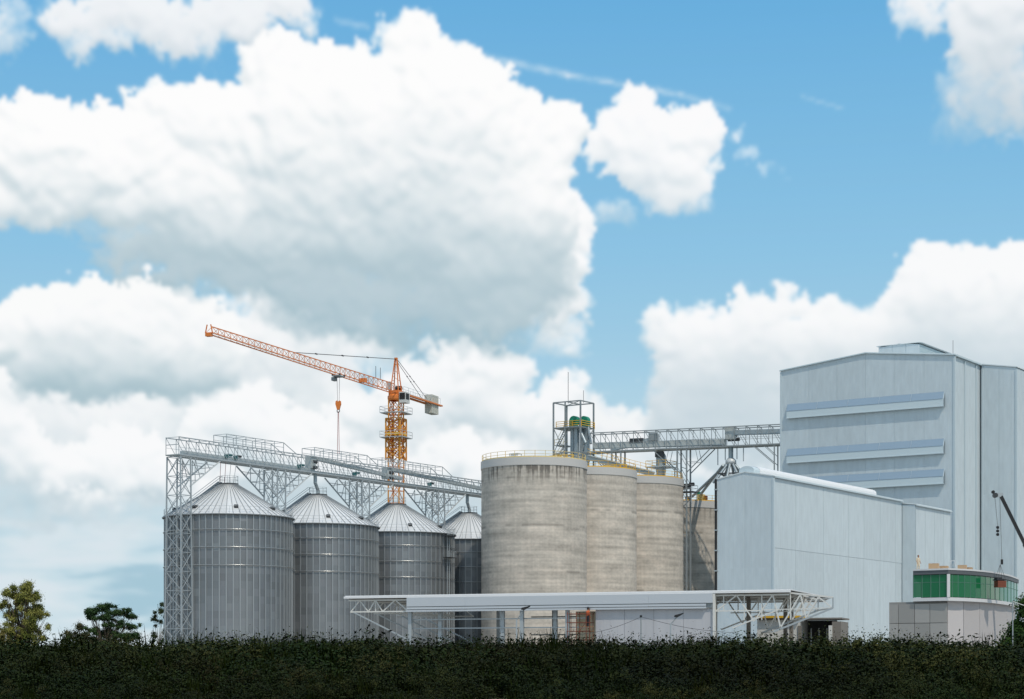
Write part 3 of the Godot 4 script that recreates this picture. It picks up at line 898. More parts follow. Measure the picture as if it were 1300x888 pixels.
func build_support_towers() -> void:
	var labels := ["lattice tower at the gallery's free end, rising in front of the end silo", "lattice tower between the end silo and the silo with the bent spout", "lattice tower between the bent-spout silo and the silo before the crane mast", "lattice tower between the crane-side silo and the half-hidden silo"]
	for i in 4:
		var k := -11.2 + i * 22.0 + (0.2 if i > 0 else 0.0)
		var o := thing("lattice_tower", labels[i], "lattice tower", along_row(k), SITE, "lattice towers under the silo gallery")
		var first := i == 0
		lattice_tower(o, 0.0, 34.35, Vector2(1.75, 1.25) if first else Vector2(1.5, 1.0), Vector2(1.35, 1.1) if first else Vector2(1.35, 1.0), 12, 0.18, 0.075, M.lattice, M.lattice)
		# lattice knee braces that carry the gallery on either side
		for s in ([-1.0] if first else [-1.0, 1.0]):
			for x in [-1.3, 1.3]:
				var low := Vector3(x, 30.0, s * 1.05)
				var out := Vector3(x, 34.35, s * 7.7)
				bar(o, "knee_brace", low, out, 0.17, M.lattice_pale if s < 0.0 else M.lattice)
				var last := low
				for q in 5:
					var t := (q + 1) / 6.0
					var c := low.lerp(out, t)
					var d := Vector3(x, 34.35, c.z - s * 1.1) if q % 2 == 1 else Vector3(x, c.y, s * 1.05)
					if q % 2 == 1:
						bar(o, "knee_lacing", c, d, 0.08, M.lattice)
						bar(o, "knee_lacing", last, d, 0.08, M.lattice)
					else:
						bar(o, "knee_lacing", c, d, 0.08, M.lattice)
					last = c
			for q in 3:
				var t := 0.25 + 0.25 * q
				bar(o, "knee_tie", Vector3(-1.3, lerpf(30.0, 34.35, t), s * lerpf(1.05, 7.7, t)), Vector3(1.3, lerpf(30.0, 34.35, t), s * lerpf(1.05, 7.7, t)), 0.08, M.lattice)


# a walkway bridge of two braced sides along local -z, from z0 to z1
func bridge(o: Node3D, z0: float, z1: float, y0: float, y1: float, hw: float, bay: float, m: Material, chord: float, thin: float) -> void:
	var n := int(round(absf(z1 - z0) / bay))
	for s in [-1.0, 1.0]:
		var x: float = s * hw
		bar(o, "top_chord", Vector3(x, y1, z0), Vector3(x, y1, z1), chord, m)
		bar(o, "bottom_chord", Vector3(x, y0, z0), Vector3(x, y0, z1), chord * 1.35, m)
		bar(o, "handrail", Vector3(x, lerpf(y0, y1, 0.42), z0), Vector3(x, lerpf(y0, y1, 0.42), z1), thin * 0.7, m)
		for i in n + 1:
			var z := lerpf(z0, z1, float(i) / n)
			bar(o, "post", Vector3(x, y0, z), Vector3(x, y1, z), thin * 1.2, m)
			if i < n:
				var zn := lerpf(z0, z1, float(i + 1) / n)
				bar(o, "side_diagonal", Vector3(x, y1, z), Vector3(x, y0, zn), thin, m)
	for i in n + 1:
		var z := lerpf(z0, z1, float(i) / n)
		bar(o, "cross_beam", Vector3(-hw, y1, z), Vector3(hw, y1, z), thin, m)
	for i in n:
		var za := lerpf(z0, z1, float(i) / n)
		var zb := lerpf(z0, z1, float(i + 1) / n)
		box(o, "deck_plate", Vector3(0, y0 + 0.02, (za + zb) / 2), Vector3(hw * 2.0 - 0.1, 0.14, absf(zb - za) - 0.05), M.plate)


func build_silo_gallery() -> void:
	var o := thing("silo_gallery", "long galvanised conveyor gallery running over the row of steel silos", "conveyor bridge", along_row(0), SITE)
	bridge(o, 12.6, -84.4, 34.6, 37.2, 1.3, 2.2, M.lattice, 0.14, 0.06)
	box(o, "end_frame", Vector3(0, 36.1, 12.62), Vector3(2.6, 0.1, 0.1), M.lattice)
	# level conveyors along the deck, then two inclined ones
	for c in [[11.0, -20.0, 35.05, 35.05, 0.45, 0.5], [-18.0, -84.0, 34.95, 34.95, -0.6, 0.45], [-19.5, -44.0, 37.15, 35.7, 0.5, 0.55], [-40.0, -84.0, 37.1, 35.3, 0.55, 0.6]]:
		bar(o, "conveyor", Vector3(c[4], c[2], c[0]), Vector3(c[4], c[3], c[1]), 0.8, M.conveyor, c[5])
	for z in [-19.4, -40.0]:
		box(o, "conveyor_head", Vector3(0.5, 36.3, z), Vector3(1.3, 2.0, 1.3), M.plate)
		for k in 2:
			rod(o, "drive_motor", Vector3(1.0, 35.5 + 0.9 * k, z - 0.9), Vector3(1.0, 35.5 + 0.9 * k, z + 0.2), 0.3, M.dark_steel)
	for z in [1.5, -0.6, -16.0, -30.5, -52.0]:
		var m := box(o, "gearbox", Vector3(0.9, 35.35, z), Vector3(0.45, 0.55, 0.7), M.teal_paint if rng.randf() < 0.4 else M.dark_steel)
		rod(o, "drive_motor", Vector3(0.9, 35.6, z - 0.4), Vector3(0.9, 35.6, z - 1.2), 0.2, M.teal_paint if rng.randf() < 0.4 else M.dark_steel)
	# raised guard frames over the drives, sloping down at the far end
	for g in [[2.0, -11.6], [-19.4, -33.4], [-37.6, -55.4]]:
		var z0: float = g[0]
		var z1: float = g[1]
		var n := int((z0 - z1) / 2.2)
		for s in [-1.3, 1.3]:
			for i in n + 1:
				var z := lerpf(z0, z1, float(i) / n)
				bar(o, "guard_post", Vector3(s, 37.2, z), Vector3(s, 38.7, z), 0.08, M.lattice)
			bar(o, "guard_rail", Vector3(s, 38.7, z0), Vector3(s, 38.7, z1), 0.09, M.lattice)
			bar(o, "guard_rail", Vector3(s, 37.95, z0), Vector3(s, 37.95, z1), 0.06, M.lattice)
			bar(o, "guard_slope", Vector3(s, 38.7, z1), Vector3(s, 37.2, z1 - 3.2), 0.09, M.lattice)
		for i in n + 1:
			var z := lerpf(z0, z1, float(i) / n)
			bar(o, "guard_cross", Vector3(-1.3, 38.7, z), Vector3(1.3, 38.7, z), 0.06, M.lattice)
	# spouts down to the peaks
	for s in [1, 3]:
		var z: float = -SILO_STEP * s
		var top := Vector3(0.4, 34.5, z + 1.2)
		rod(o, "spout", top, Vector3(0.4, 33.0, z + 1.2), 0.30, M.duct)
		rod(o, "spout_bend", Vector3(0.4, 33.1, z + 1.2), Vector3(0.1, 31.9, z + 0.1), 0.28, M.duct)
		rod(o, "spout_foot", Vector3(0.1, 32.0, z + 0.1), Vector3(0.1, 31.3, z + 0.1), 0.30, M.duct)
	for k in 4:
		rod(o, "hanging_cable", Vector3(-0.6 + k * 0.35, 34.5, 1.2 - k * 0.8), Vector3(-0.9 + k * 0.4, 31.4, 1.0 - k * 0.6), 0.035, M.red_cable if k < 2 else M.lattice)


# ---------------------------------------------------------------- concrete silos

func concrete(seed_: int, h: float, ledges: Array, drips: float, tint := 1.0) -> StandardMaterial3D:
	var W := 640
	var H := 448
	var im := Image.create(W, H, false, Image.FORMAT_RGB8)
	var lift := noise(seed_, 1.0, 2)
	var blot := noise(seed_ + 1, 1.0, 4)
	var fine := noise(seed_ + 2, 1.0, 3)
	var runs := noise(seed_ + 3, 1.0, 3)
	for j in H:
		var y := h * (1.0 - (j + 0.5) / H)   # metres above the ground
		var down := h - y
		for i in W:
			var a := TAU * i / W
			var cx := cos(a) * 9.0
			var cz := sin(a) * 9.0
			var band := lift.get_noise_3d(cx * 0.045, y * 1.0, cz * 0.045)
			var spot := blot.get_noise_3d(cx * 0.22, y * 0.38, cz * 0.22)
			var grain := fine.get_noise_3d(cx * 1.3, y * 2.1, cz * 1.3)
			var run := runs.get_noise_3d(cx * 1.6, y * 0.07, cz * 1.6)
			var v := 0.495 * tint * (1.0 + 0.29 * band + 0.26 * spot + 0.16 * grain + 0.10 * run)
			# rain-washed dirt below the rim, in uneven runs
			var reach := 1.6 + 2.6 * maxf(run + 0.25, 0.0) + 1.4 * spot
			v *= 1.0 - drips * smoothstep(reach + 0.8, 0.2, down - 1.35) * smoothstep(-0.25, 0.35, run + 0.8 * spot) * (1.0 if down > 1.35 else 0.0)
			# broken ledges where the pour stopped
			for l in ledges:
				var q: float = y - l[0] - 0.12 * spot
				var on := smoothstep(0.0, 0.25, blot.get_noise_3d(cx * 0.13 + l[0], 3.0, cz * 0.13) + l[1])
				v *= 1.0 - 0.42 * on * smoothstep(0.34, 0.05, absf(q)) * (0.75 + 0.5 * grain)
				v *= 1.0 + 0.10 * on * smoothstep(0.7, 0.0, absf(q + 0.65))
			var c := Vector3(1.07, 0.98, 0.855) * v
			c = c.lerp(Vector3(1.12, 0.98, 0.84) * v, clampf(spot * 0.9, 0, 1))
			im.set_pixel(i, j, Color(c.x, c.y, c.z).linear_to_srgb())
	var m := mat("concrete_%d" % seed_, Vector3.ONE, 0.9)
	m.albedo_texture = ImageTexture.create_from_image(im)
	return m


func build_concrete_silos() -> void:
	mat("rim_concrete", Vector3(0.55, 0.54, 0.52), 0.85)
	var spots := [[3.76, 336.0, 37.9], [13.25, 351.6, 37.9], [22.95, 367.0, 37.9], [33.2, 384.0, 34.9]]
	var labels := ["biggest-looking concrete silo, nearest the steel silos, with a streaked stained wall", "concrete silo between the streaked biggest one and the one below the dust filter", "concrete silo carrying the dust filter on its yellow-railed roof", "lower concrete silo half hidden by the grey-blue clad shed"]
	var ledges := [[[26.6, 0.32], [18.9, 0.05], [34.6, 0.1]], [[30.4, 0.10], [12.0, -0.1]], [[31.5, 0.25], [17.0, -0.1]], [[28.8, 0.1], [23.0, 0.25], [17.6, 0.25]]]
	for i in 4:
		var sp: Array = spots[i]
		var h: float = sp[2]
		var o := thing("concrete_silo", labels[i], "silo", at(sp[0], 0, sp[1]), SITE + 0.4 * i, "concrete silos in a row")
		var m := concrete(60 + i * 10, h, ledges[i], [0.72, 0.20, 0.18, 0.4][i], [1.0, 1.08, 1.05, 0.86][i])
		var st := lathe(PackedVector2Array([Vector2(9.0, 0), Vector2(9.0, h - 1.3)]), 96, -1.0 / h)
		part(o, "wall", st, m)
		part(o, "rim", lathe(PackedVector2Array([Vector2(9.0, h - 1.33), Vector2(9.1, h - 1.3), Vector2(9.1, h), Vector2(8.8, h), Vector2(8.8, h - 0.2)]), 96, 1.0, false), M.rim_concrete)
		part(o, "roof", lathe(PackedVector2Array([Vector2(8.9, h - 0.32), Vector2(0.0, h - 0.25)]), 64), M.rim_concrete)
		var pale: bool = i == 0
		var pts := circle_points(8.85, h, 32)
		for k in 32:
			var y: Material = M.pale_yellow if (pale and k % 3 != 0) else M.yellow_paint
			bar(o, "railing_post", pts[k], pts[k] + Vector3.UP * 1.1, 0.06, y)
		for y in [0.55, 1.1]:
			part(o, "railing", ring(8.85, 0.035, 64), M.pale_yellow if pale else M.yellow_paint, Transform3D(Basis(), Vector3(0, h + y, 0)))
		part(o, "toe_board", lathe(PackedVector2Array([Vector2(8.87, h + 0.02), Vector2(8.87, h + 0.2), Vector2(8.82, h + 0.2), Vector2(8.82, h + 0.02)]), 64, 1.0, false), M.pale_yellow if pale else M.yellow_paint)
	# plant on the roofs
	var hx := 37.65
	var hatch := thing("roof_hatch", "small grey hatch house on the streaked biggest concrete silo", "hatch", at(0.6, hx, 337.5), SITE)
	for k in [[-0.8, -0.6], [0.8, -0.6], [0.8, 0.6], [-0.8, 0.6]]:
		bar(hatch, "post", Vector3(k[0], 0, k[1]), Vector3(k[0], 1.9, k[1]), 0.08, M.lattice)
	box(hatch, "top", Vector3(0, 1.9, 0), Vector3(1.8, 0.1, 1.4), M.plate)
	box(hatch, "door", Vector3(0, 0.9, 0.6), Vector3(1.2, 1.7, 0.08), M.cab_white)
	var fan := thing("roof_fan", "teal fan with motor on the streaked biggest concrete silo", "fan", at(3.2, hx, 337.0), SITE)
	part(fan, "casing", lathe(PackedVector2Array([Vector2(0.55, 0), Vector2(0.65, 0.3), Vector2(0.65, 1.0), Vector2(0.35, 1.35), Vector2(0, 1.4)]), 16), M.teal_paint)
	rod(fan, "motor", Vector3(0.7, 0.35, 0), Vector3(1.7, 0.35, 0), 0.25, M.teal_paint)
	# dust filter on its stand, on the third roof
	var f := thing("dust_filter", "grey cylindrical dust filter on a yellow-railed stand above the third concrete silo", "dust filter", at(27.9, hx, 368.5), SITE)
	for k in [[-1.9, -1.9], [1.9, -1.9], [1.9, 1.9], [-1.9, 1.9]]:
		bar(f, "leg", Vector3(k[0], 0, k[1]), Vector3(k[0], 2.8, k[1]), 0.16, M.lattice_dark)
	box(f, "platform", Vector3(0, 2.85, 0), Vector3(4.4, 0.16, 4.4), M.plate)
	railing(f, "guard", PackedVector3Array([Vector3(-2.1, 2.9, 2.1), Vector3(-0.7, 2.9, 2.1), Vector3(0.7, 2.9, 2.1), Vector3(2.1, 2.9, 2.1), Vector3(2.1, 2.9, -2.1), Vector3(-2.1, 2.9, -2.1), Vector3(-2.1, 2.9, 2.1)]), 1.1, M.yellow_paint)
	part(f, "filter_body", lathe(PackedVector2Array([Vector2(0.3, 0.4), Vector2(0.95, 2.0), Vector2(0.95, 5.0), Vector2(0.6, 5.6), Vector2(0, 5.7)]), 20), M.duct)
	box(f, "filter_head", Vector3(0.2, 5.2, 0.9), Vector3(1.6, 1.0, 0.7), M.dark_steel)
	bar(f, "stay", Vector3(-1.9, 0.1, 1.9), Vector3(1.9, 2.7, 1.9), 0.08, M.lattice_dark)
	# platform hung off the third silo
	var p := thing("side_platform", "small railed steel platform with a dark motor, bracketed off the dust-filter silo", "platform", at(31.9, 35.6, 366.2), SITE)
	box(p, "deck", Vector3(1.0, 0, 0), Vector3(3.0, 0.15, 2.4), M.dark_steel)
	railing(p, "guard", PackedVector3Array([Vector3(-0.4, 0.1, 1.15), Vector3(1.0, 0.1, 1.15), Vector3(2.4, 0.1, 1.15), Vector3(2.4, 0.1, -1.15), Vector3(-0.4, 0.1, -1.15)]), 1.1, M.lattice)
	box(p, "gearbox", Vector3(0.6, 1.1, 0), Vector3(1.3, 0.9, 1.0), M.dark_steel)
	rod(p, "motor", Vector3(1.3, 1.4, 0), Vector3(2.2, 1.4, 0), 0.35, M.black_paint)
	for k in [0.2, 2.2]:
		bar(p, "strut", Vector3(k, 0, 1.0), Vector3(k, -2.8, 1.0), 0.12, M.lattice)
	bar(p, "strut", Vector3(2.2, 0, -1.0), Vector3(-0.6, -2.6, -1.0), 0.12, M.lattice)
	# inclined conveyor from the elevator down to the third silo
	var c := thing("roof_conveyor", "inclined enclosed conveyor with yellow handrails crossing the concrete silo roofs", "conveyor", Vector3.ZERO)
	var a := at(13.8, 41.6, 361.0)
	var b := at(26.2, 38.6, 362.5)
	bar(c, "trough", a, b, 0.7, M.duct, 0.9)
	for k in 12:
		var q := a.lerp(b, (k + 0.5) / 12.0)
		bar(c, "rail_post", q + Vector3(0, 0.3, 0.8), q + Vector3(0, 1.45, 0.8), 0.06, M.yellow_paint)
		if k % 3 == 1:
			bar(c, "support", q - Vector3.UP * 0.3, Vector3(q.x, 37.7, q.z), 0.12, M.lattice)
	for k in [0.9, 1.45]:
		bar(c, "rail", a + Vector3(0, k, 0.8), b + Vector3(0, k, 0.8), 0.06, M.yellow_paint)
	bar(c, "walkway", a + Vector3(0, 0.25, 0.7), b + Vector3(0, 0.25, 0.7), 0.7, M.plate, 0.08)
	# yellow gate units on the roof edges
	var gates := [[8.4, 331.9, "yellow steel guard frame on the edge of the streaked biggest concrete silo"], [18.4, 347.6, "yellow steel guard frame on the edge of the middle concrete silo"]]
	for g in gates:
		var y := thing("guard_frame", g[2], "guard frame", at(g[0], 37.9, g[1] + 4.5), SITE, "yellow guard frames on the concrete silos")
		for k in 5:
			bar(y, "post", Vector3(-2.4 + k * 1.2, -0.25, 0), Vector3(-2.4 + k * 1.2, 1.35, 0), 0.14, M.yellow_paint)
			if k < 4:
				bar(y, "brace", Vector3(-2.4 + k * 1.2, 0.1, 0), Vector3(-1.2 + k * 1.2, 1.2, 0), 0.10, M.amber_paint)
		for k in [0.25, 0.75, 1.3]:
			bar(y, "rail", Vector3(-2.4, k, 0), Vector3(2.4, k, 0), 0.12, M.yellow_paint)
	# top gear of the lowest silo
	var v := thing("inlet_valves", "small machinery cluster of inlets on the lower half-hidden concrete silo", "machinery", at(35.0, 34.6, 378.0), SITE)
	rod(v, "inlet_pipe", Vector3(-1.2, 0, 0), Vector3(-1.2, 1.3, 0), 0.3, M.duct)
	box(v, "valve_body", Vector3(-1.2, 1.0, 0.3), Vector3(0.8, 0.7, 0.8), M.dark_steel)
	box(v, "cabinet", Vector3(1.6, 0.8, 0.2), Vector3(1.3, 1.6, 0.9), M.pale_yellow)
	box(v, "motor", Vector3(1.0, 1.9, 0), Vector3(0.7, 0.5, 0.7), M.green_paint)
	box(v, "box", Vector3(2.6, 0.7, 0.2), Vector3(0.5, 1.2, 0.6), M.rust)


# ---------------------------------------------------------------- bucket elevators and their tower

func build_elevator() -> void:
	var o := thing("elevator_tower", "open steel frame tower with an empty roof frame, around the green-headed elevators", "tower", at(11.7, 0, 374.0), SITE)
	var hx := 3.0
	var hz := 2.4
	var top := 53.3
	var m: Material = M.lattice_dark
	for k in [[-1, -1], [1, -1], [1, 1], [-1, 1]]:
		bar(o, "column", Vector3(k[0] * hx, 0, k[1] * hz), Vector3(k[0] * hx, top, k[1] * hz), 0.26, m)
	bar(o, "column", Vector3(-0.4, 0, hz), Vector3(-0.4, top, hz), 0.2, m)
	var y := 5.0
	while y < top + 0.1:
		for s in [-1.0, 1.0]:
			bar(o, "beam", Vector3(-hx, y, s * hz), Vector3(hx, y, s * hz), 0.2, m)
			bar(o, "beam", Vector3(s * hx, y, -hz), Vector3(s * hx, y, hz), 0.2, m)
		if y < 46.0:
			bar(o, "diagonal", Vector3(-hx, y, hz), Vector3(-0.4, y + 4.83, hz), 0.1, m)
			bar(o, "diagonal", Vector3(-0.4, y, hz), Vector3(-hx, y + 4.83, hz), 0.1, m)
			bar(o, "diagonal", Vector3(-hx, y, -hz), Vector3(-hx, y + 4.83, hz), 0.1, m)
			bar(o, "diagonal", Vector3(hx, y, hz), Vector3(hx, y + 4.83, -hz), 0.1, m)
		y += 4.83
	bar(o, "roof_beam", Vector3(0, top, -hz), Vector3(0, top, hz), 0.18, m)
	bar(o, "roof_beam", Vector3(-hx, top, -hz), Vector3(hx, top, hz), 0.1, m)
	# landings and stair flights
	for lv in [39.6, 42.9, 45.2, 48.4]:
		var hi: bool = lv > 48.0
		box(o, "landing", Vector3(0.3 if hi else -1.9, lv, 0.0 if hi else 0.4), Vector3(5.6 if hi else 2.0, 0.14, 4.6 if hi else 3.6), M.plate)
		if hi:
			railing(o, "landing", PackedVector3Array([Vector3(-2.4, lv, 2.4), Vector3(-0.6, lv, 2.4), Vector3(1.2, lv, 2.4), Vector3(3.2, lv, 2.4), Vector3(3.2, lv, -2.4)]), 1.2, M.yellow_paint, 0.05, 3)
		else:
			railing(o, "landing", PackedVector3Array([Vector3(-2.9, lv, 2.2), Vector3(-1.9, lv, 2.2), Vector3(-0.9, lv, 2.2)]), 1.1, M.pale_yellow)
	for f in [[36.5, 39.6], [39.6, 42.9], [42.9, 45.2], [45.2, 48.4]]:
		for s in [1.0, 1.8]:
			bar(o, "stair_stringer", Vector3(-2.7, f[0], s), Vector3(-0.7, f[1], s), 0.22, m, 0.07)
			bar(o, "stair_rail", Vector3(-2.7, f[0] + 1.0, s), Vector3(-0.7, f[1] + 1.0, s), 0.06, M.pale_yellow)
		for k in 10:
			var q := Vector3(-2.7, f[0], 1.4).lerp(Vector3(-0.7, f[1], 1.4), (k + 0.5) / 10.0)
			box(o, "stair_step", q, Vector3(0.24, 0.05, 0.8), M.plate)
	rod(o, "lightning_rod", Vector3(-1.2, top, 0), Vector3(-1.2, top + 6.0, 0), 0.05, M.wire)
	rod(o, "lightning_rod", Vector3(1.6, top, -1.0), Vector3(1.6, top + 2.4, -1.0), 0.04, M.wire)
	var places := [[0.7, 0.7, "grey bucket elevator with a green head, beside the stairs of the frame tower"], [2.2, -0.5, "grey bucket elevator with a green head, on the gallery side of the frame tower"]]
	for i in 2:
		var b := thing("bucket_elevator", places[i][2], "elevator", o.position + Basis(Vector3.UP, SITE) * Vector3(places[i][0], 0, places[i][1]), SITE, "bucket elevators in the frame tower")
		for s in [-0.42, 0.42]:
			for k in 8:
				box(b, "leg_casing", Vector3(s, 3.15 + k * 6.05, 0), Vector3(0.7, 6.0, 0.75), M.duct)
				box(b, "casing_flange", Vector3(s, 6.18 + k * 6.05, 0), Vector3(0.8, 0.08, 0.85), M.plate)
		box(b, "boot", Vector3(0, 0.6, 0), Vector3(1.9, 1.2, 1.0), M.duct)
		var prof := PackedVector2Array()
		for k in 11:
			var a := PI * k / 10.0
			prof.append(Vector2(0.95 * cos(a), 49.75 + 0.95 * sin(a)))
		prof.append(Vector2(-0.95, 48.55))
		prof.append(Vector2(0.95, 48.55))
		part(b, "head", extrude(prof, -0.55, 0.55), M.green_paint)
		rod(b, "head_motor", Vector3(0, 49.7, 0.6), Vector3(0, 49.7, 1.5), 0.32, M.green_paint)
		rod(b, "discharge_spout", Vector3(0.7, 48.9, 0.1), Vector3(2.6 - i * 1.1, 45.4, 0.3), 0.28, M.duct)


# ---------------------------------------------------------------- the gallery to the mill building

func build_mill_gallery() -> void:
	# local -z runs from the elevator tower to the tall building
	var a := at(15.2, 0, 373.0)
	var b := at(63.5, 0, 354.5)
	var d := (b - a).normalized()
	var turn := atan2(-d.x, -d.z)
	var o := thing("mill_gallery", "upper conveyor gallery from the frame tower to the tall clad building", "conveyor bridge", a, turn)
	var L := a.distance_to(b)
	bridge(o, 0.0, -L, 43.75, 47.3, 1.4, 2.15, M.lattice_dark, 0.17, 0.085)
	bar(o, "conveyor", Vector3(0.3, 45.0, -0.5), Vector3(0.3, 44.6, -26.0), 1.3, M.plate, 1.1)
	bar(o, "conveyor", Vector3(0.3, 46.3, -27.0), Vector3(0.3, 45.9, -L + 1.0), 0.8, M.duct, 0.9)
	bar(o, "inclined_chute", Vector3(0.5, 44.3, -4.0), Vector3(0.5, 45.7, -12.5), 0.8, M.conveyor, 0.9)
	box(o, "drive_hood", Vector3(0.4, 45.6, -9.0), Vector3(1.3, 0.8, 2.6), M.dark_steel)
	box(o, "drive_unit", Vector3(0.5, 46.1, -12.3), Vector3(1.4, 1.4, 1.6), M.lattice_dark)
	box(o, "transfer_head", Vector3(0.2, 46.2, -27.0), Vector3(1.5, 2.2, 1.8), M.plate)
	for k in 3:
		rod(o, "drive_motor", Vector3(-1.0, 45.2 + 0.75 * k, -26.2), Vector3(-1.0, 45.2 + 0.75 * k, -28.4 + 0.5 * k), 0.32, M.dark_steel)
	for k in 4:
		rod(o, "hanging_pipe", Vector3(-1.2 + 0.7 * k, 43.6, [-24.2, -25.8, -28.2, -29.6][k]), Vector3(-1.2 + 0.7 * k, [40.6, 41.4, 41.4, 40.9][k], [-24.2, -25.8, -28.2, -29.6][k]), 0.09, M.lattice)
	for s in [-1.4, 1.4]:
		bar(o, "wall_knee", Vector3(s, 43.7, -31.4), Vector3(s, 40.2, -35.4), 0.12, M.lattice_dark)
		bar(o, "wall_knee", Vector3(s, 43.7, -33.4), Vector3(s, 41.8, -35.4), 0.1, M.lattice_dark)
		bar(o, "wall_post", Vector3(s, 0, -35.5), Vector3(s, 43.7, -35.5), 0.2, M.lattice_dark)
	# trestles
	var labels := ["slim braced trestle under the upper gallery, beside the frame tower", "trestle with wide knee braces under the upper gallery, beside the dust filter"]
	var spots := [5.2, 18.0]
	for i in 2:
		var t := thing("gallery_trestle", labels[i], "trestle", a + d * spots[i] + Vector3(0, 0, 0), turn, "trestles under the upper gallery")
		for s in [-1.3, 1.3]:
			for z in [-0.9, 0.9]:
				bar(t, "leg", Vector3(s, 0, z), Vector3(s, 43.6, z), 0.26, M.lattice_dark)
			for k in 14:
				bar(t, "lacing", Vector3(s, k * 3.1, -0.9), Vector3(s, k * 3.1 + 3.1, 0.9), 0.09, M.lattice_dark)
			for e in ([-1.0, 1.0] if i == 1 else [1.0]):
				bar(t, "knee_brace", Vector3(s, 39.2, e * 0.9), Vector3(s, 43.6, e * 5.6), 0.16, M.lattice_dark)
				bar(t, "knee_lacing", Vector3(s, 43.5, e * 2.6), Vector3(s, 41.2, e * 3.1), 0.08, M.lattice_dark)
				bar(t, "knee_lacing", Vector3(s, 41.2, e * 0.9), Vector3(s, 41.2, e * 3.1), 0.08, M.lattice_dark)
		for k in 13:
			bar(t, "tie", Vector3(-1.3, 3.0 + k * 3.1, 0), Vector3(1.3, 3.0 + k * 3.1, 0), 0.1, M.lattice_dark)
	# distributor with its fan of spouts
	var c := a + d * 27.0
	var s := thing("spout_distributor", "rotary distributor under the upper gallery, fanning grey pipes towards the low silo", "distributor", Vector3(c.x, 0, c.z), turn)
	for k in [[-1.8, -1.8], [1.8, -1.8], [1.8, 1.8], [-1.8, 1.8]]:
		bar(s, "leg", Vector3(k[0], 0, k[1]), Vector3(k[0], 38.6, k[1]), 0.22, M.lattice_dark)
	bar(s, "ring_beam", Vector3(-1.9, 38.7, 1.8), Vector3(1.9, 38.7, 1.8), 0.25, M.dark_steel)
	bar(s, "ring_beam", Vector3(-1.9, 38.7, -1.8), Vector3(1.9, 38.7, -1.8), 0.25, M.dark_steel)
	bar(s, "ring_beam", Vector3(-1.8, 38.7, -1.9), Vector3(-1.8, 38.7, 1.9), 0.25, M.dark_steel)
	bar(s, "ring_beam", Vector3(1.8, 38.7, -1.9), Vector3(1.8, 38.7, 1.9), 0.25, M.dark_steel)
	rod(s, "feed_pipe", Vector3(0, 43.7, 0), Vector3(0, 41.5, 0), 0.45, M.duct)
	part(s, "turret", lathe(PackedVector2Array([Vector2(0.4, 40.3), Vector2(1.0, 40.6), Vector2(1.0, 41.2), Vector2(0.5, 41.7), Vector2(0, 41.8)]), 18), M.lattice_pale)
	for k in 8:
		var an := TAU * k / 8.0
		rod(s, "spout", Vector3(0.75 * sin(an), 40.5, 0.75 * cos(an)), Vector3(3.4 * sin(an), 37.2, 3.4 * cos(an)), 0.24, M.duct)
	var inv := s.transform.affine_inverse()
	for k in 2:
		var low := inv * at(34.6 + 1.3 * k, 35.9, 377.6)
		var mid := Vector3(0.6, 40.4, 0.8 + 0.5 * k)
		rod(s, "long_spout", mid, low, 0.27, M.duct)


# ---------------------------------------------------------------- tower crane

